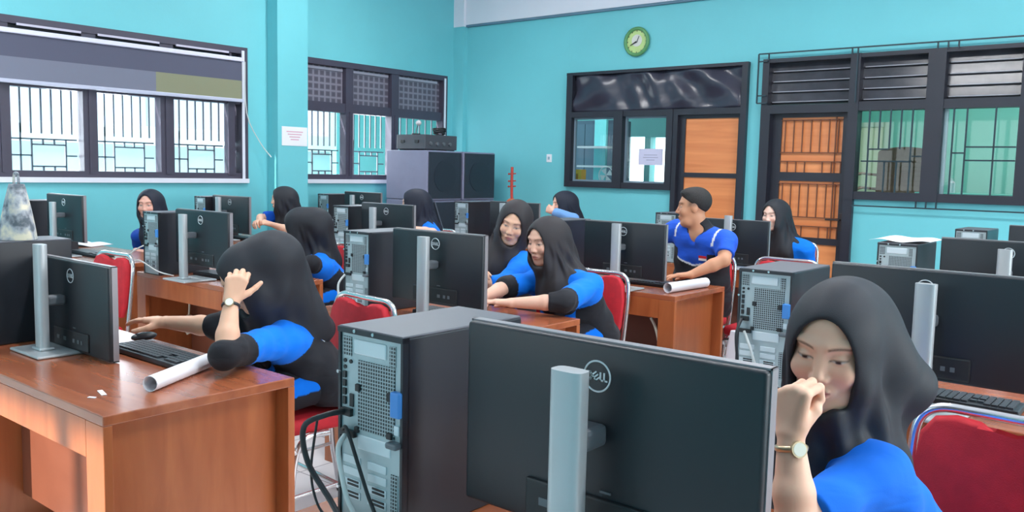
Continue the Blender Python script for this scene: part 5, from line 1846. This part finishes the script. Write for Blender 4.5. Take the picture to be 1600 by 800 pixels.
# girl leaning over, behind
p, i = person('girl in black headscarf with tilted head, left of the girl resting her forearm',
              head=(-2.99, 3.66, 1.120), look=(0.40, -0.80, -0.30), up=(0.28, 0, 1), chest=(-3.11, 3.66, 0.90), legdir=(0, -1, 0), cfwd=(0.25, -1, -0.1), pelvis=(-3.12, 3.74, 0.612),
              arms=dict(L=dict(wrist=(-3.01, 3.27, 0.815), elbow=(-2.885, 3.46, 0.815), dir=(-0.7, -0.6, 0), sleeve=1.35, **FLAT),
                        R=dict(wrist=(-3.02, 3.36, 0.88), dir=(0.75, -0.4, 0.1), sleeve=0.9, palm=(0, 0.3, -1), curl=(0.5, 0.5, 0.3))),
              h=0.005, skin=(232, 184, 156), scarf='brownish', eye_open=0.4)
patch(p, i, 0.130, 0.075, -0.10, (WHITE_PATCH,), 'white_pin', (0.03, 0.03))

# girl seen from behind at the left
p, i = person('girl in black headscarf looking left, seen from behind her left shoulder, in the left middle',
              head=(-4.44, 3.33, 1.025), look=(-0.80, -0.58, -0.20), chest=(-4.40, 3.42, 0.84), legdir=(0, -1, 0), cfwd=(-0.5, -0.85, -0.1), pelvis=(-4.40, 3.56, 0.612),
              arms=dict(L=dict(wrist=(-4.42, 3.04, 0.808), elbow=(-4.20, 3.24, 0.820), dir=(-0.8, -0.5, 0), sleeve=1.1, dark=0.7, **FLAT),
                        R=dict(wrist=(-4.62, 3.12, 0.808), dir=(-0.1, -0.9, 0), sleeve=1.1, dark=0.7, **FLAT)),
              h=0.005, skin=(220, 172, 146), scarf_back=0.05, drape=(-4.42, 3.45, 0.89))

# girl with clasped hands behind her
p, i = person('girl in dark headscarf looking left with clasped hands, near the window wall',
              head=(-6.80, 4.90, 1.085), look=(-0.62, -0.76, -0.12), chest=(-6.77, 4.98, 0.89), legdir=(0, -1, 0), cfwd=(-0.4, -0.9, -0.1), pelvis=(-6.76, 5.12, 0.612),
              arms=dict(L=dict(wrist=(-6.66, 4.68, 0.87), pole=(0.9, 0.2, -0.2), dir=(-0.8, -0.5, 0.2), sleeve=0.85, palm=(-0.4, 0.3, -0.8), curl=(0.6, 0.8, 0.5)),
                        R=dict(wrist=(-6.80, 4.66, 0.88), dir=(0.4, -0.8, 0.1), sleeve=0.85, palm=(0.3, 0.2, -0.9), curl=(0.6, 0.8, 0.5))),
              h=0.006, skin=(236, 186, 160), blue=(14, 92, 214))

# girl facing the camera by the first window
p, i = person('girl with a long dark headscarf facing the camera below the first window',
              head=(-6.335, 3.36, 1.078), look=(0.60, -0.78, -0.10), chest=(-6.35, 3.42, 0.89), legdir=(0, -1, 0), cfwd=(0.4, -0.9, 0), pelvis=(-6.30, 3.58, 0.612),
              arms=dict(L=dict(wrist=(-6.16, 3.28, 0.73), elbow=(-6.13, 3.44, 0.66), dir=(-0.8, 0, 0), sleeve=1.5, **FLAT),
                        R=dict(wrist=(-6.40, 3.28, 0.73), elbow=(-6.53, 3.40, 0.67), dir=(0.8, 0, 0), sleeve=1.5, **FLAT)),
              h=0.006, skin=(232, 178, 160), scarf='bluish', bib=0.26, blue=(8, 70, 170))

# girl by the speakers
p, i = person('girl in dark headscarf with only her eye showing above the monitor, by the black speakers',
              head=(-5.10, 4.95, 1.115), look=(-0.72, -0.66, -0.12), chest=(-5.05, 5.02, 0.94), legdir=(0, -1, 0), cfwd=(-0.4, -0.9, 0), pelvis=(-5.10, 5.14, 0.612),
              arms=dict(L=dict(wrist=(-4.88, 4.70, 0.935), elbow=(-4.83, 4.90, 0.90), dir=(-0.5, -0.8, 0.15), sleeve=0.85, **FLAT),
                        R=dict(wrist=(-5.25, 4.66, 0.803), dir=(0, -1, 0), sleeve=0.85, **FLAT)),
              h=0.006, skin=(226, 184, 166), scarf='bluish')

# girl in the light blue wrap
p, i = person('girl in dark headscarf and light blue wrap near the inner window, last row',
              head=(-4.66, 6.40, 1.105), look=(-0.55, -0.80, -0.16), chest=(-4.60, 6.48, 0.90), legdir=(0, -1, 0), cfwd=(-0.4, -0.9, 0), pelvis=(-4.62, 6.64, 0.612),
              arms=dict(L=dict(wrist=(-4.62, 6.20, 1.045), elbow=(-4.44, 6.27, 0.985), dir=(-0.8, 0.2, 0.3), palm=(0, 0.8, -0.2), sleeve=1.95, curl=(0.7, 0.9, 0.5)),
                        R=dict(wrist=(-4.80, 6.12, 0.803), dir=(0, -1, 0), sleeve=1.5, **FLAT)),
              h=0.006, skin=(236, 182, 160), shirt='plain', blue=(112, 158, 214), scarf='bluish', bib=0.05)

# man
p, i = person('man with short black hair in blue and black polo shirt, head turned left',
              head=(-2.585, 4.95, 1.195), look=(-0.90, -0.42, -0.06), chest=(-2.545, 4.99, 1.035), legdir=(0, -1, 0), cfwd=(-0.20, -1, 0), pelvis=(-2.58, 5.10, 0.612),
              arms=dict(L=dict(wrist=(-2.46, 4.72, 0.803), elbow=(-2.31, 4.84, 0.895), dir=(-0.75, -0.45, -0.1), sleeve=0.72, stripe=0.0, **FLAT),
                        R=dict(wrist=(-2.90, 4.72, 0.803), pole=(-0.9, 0.1, -0.1), dir=(0.2, -0.9, 0), sleeve=0.72, **FLAT)),
              h=0.0045, sw=0.195, hs=1.0, male=True, skin=(206, 150, 118), shirt='man', blue=(36, 92, 214), eye_open=0.5)
patch(p, i, 0.105, 0.095, -0.115, (RED_PATCH, WHITE_PATCH), 'flag_patch', (0.05, 0.03))

# girl by the barred door
p, i = person('girl in black headscarf and blue shirt in front of the barred orange door',
              head=(-2.640, 6.35, 1.110), look=(-0.18, -0.95, -0.14), chest=(-2.58, 6.45, 0.89), legdir=(0, -1, 0), cfwd=(-0.1, -1, 0), pelvis=(-2.60, 6.58, 0.612),
              arms=dict(L=dict(wrist=(-2.55, 6.37, 0.75), elbow=(-2.38, 6.44, 0.665), dir=(-0.9, 0.0, 0), sleeve=0.9, **FLAT),
                        R=dict(wrist=(-2.80, 6.13, 0.808), dir=(0.1, -1, 0), sleeve=0.9, **FLAT)),
              h=0.006, skin=(236, 196, 180), eye_open=0.35, bib=0.11)
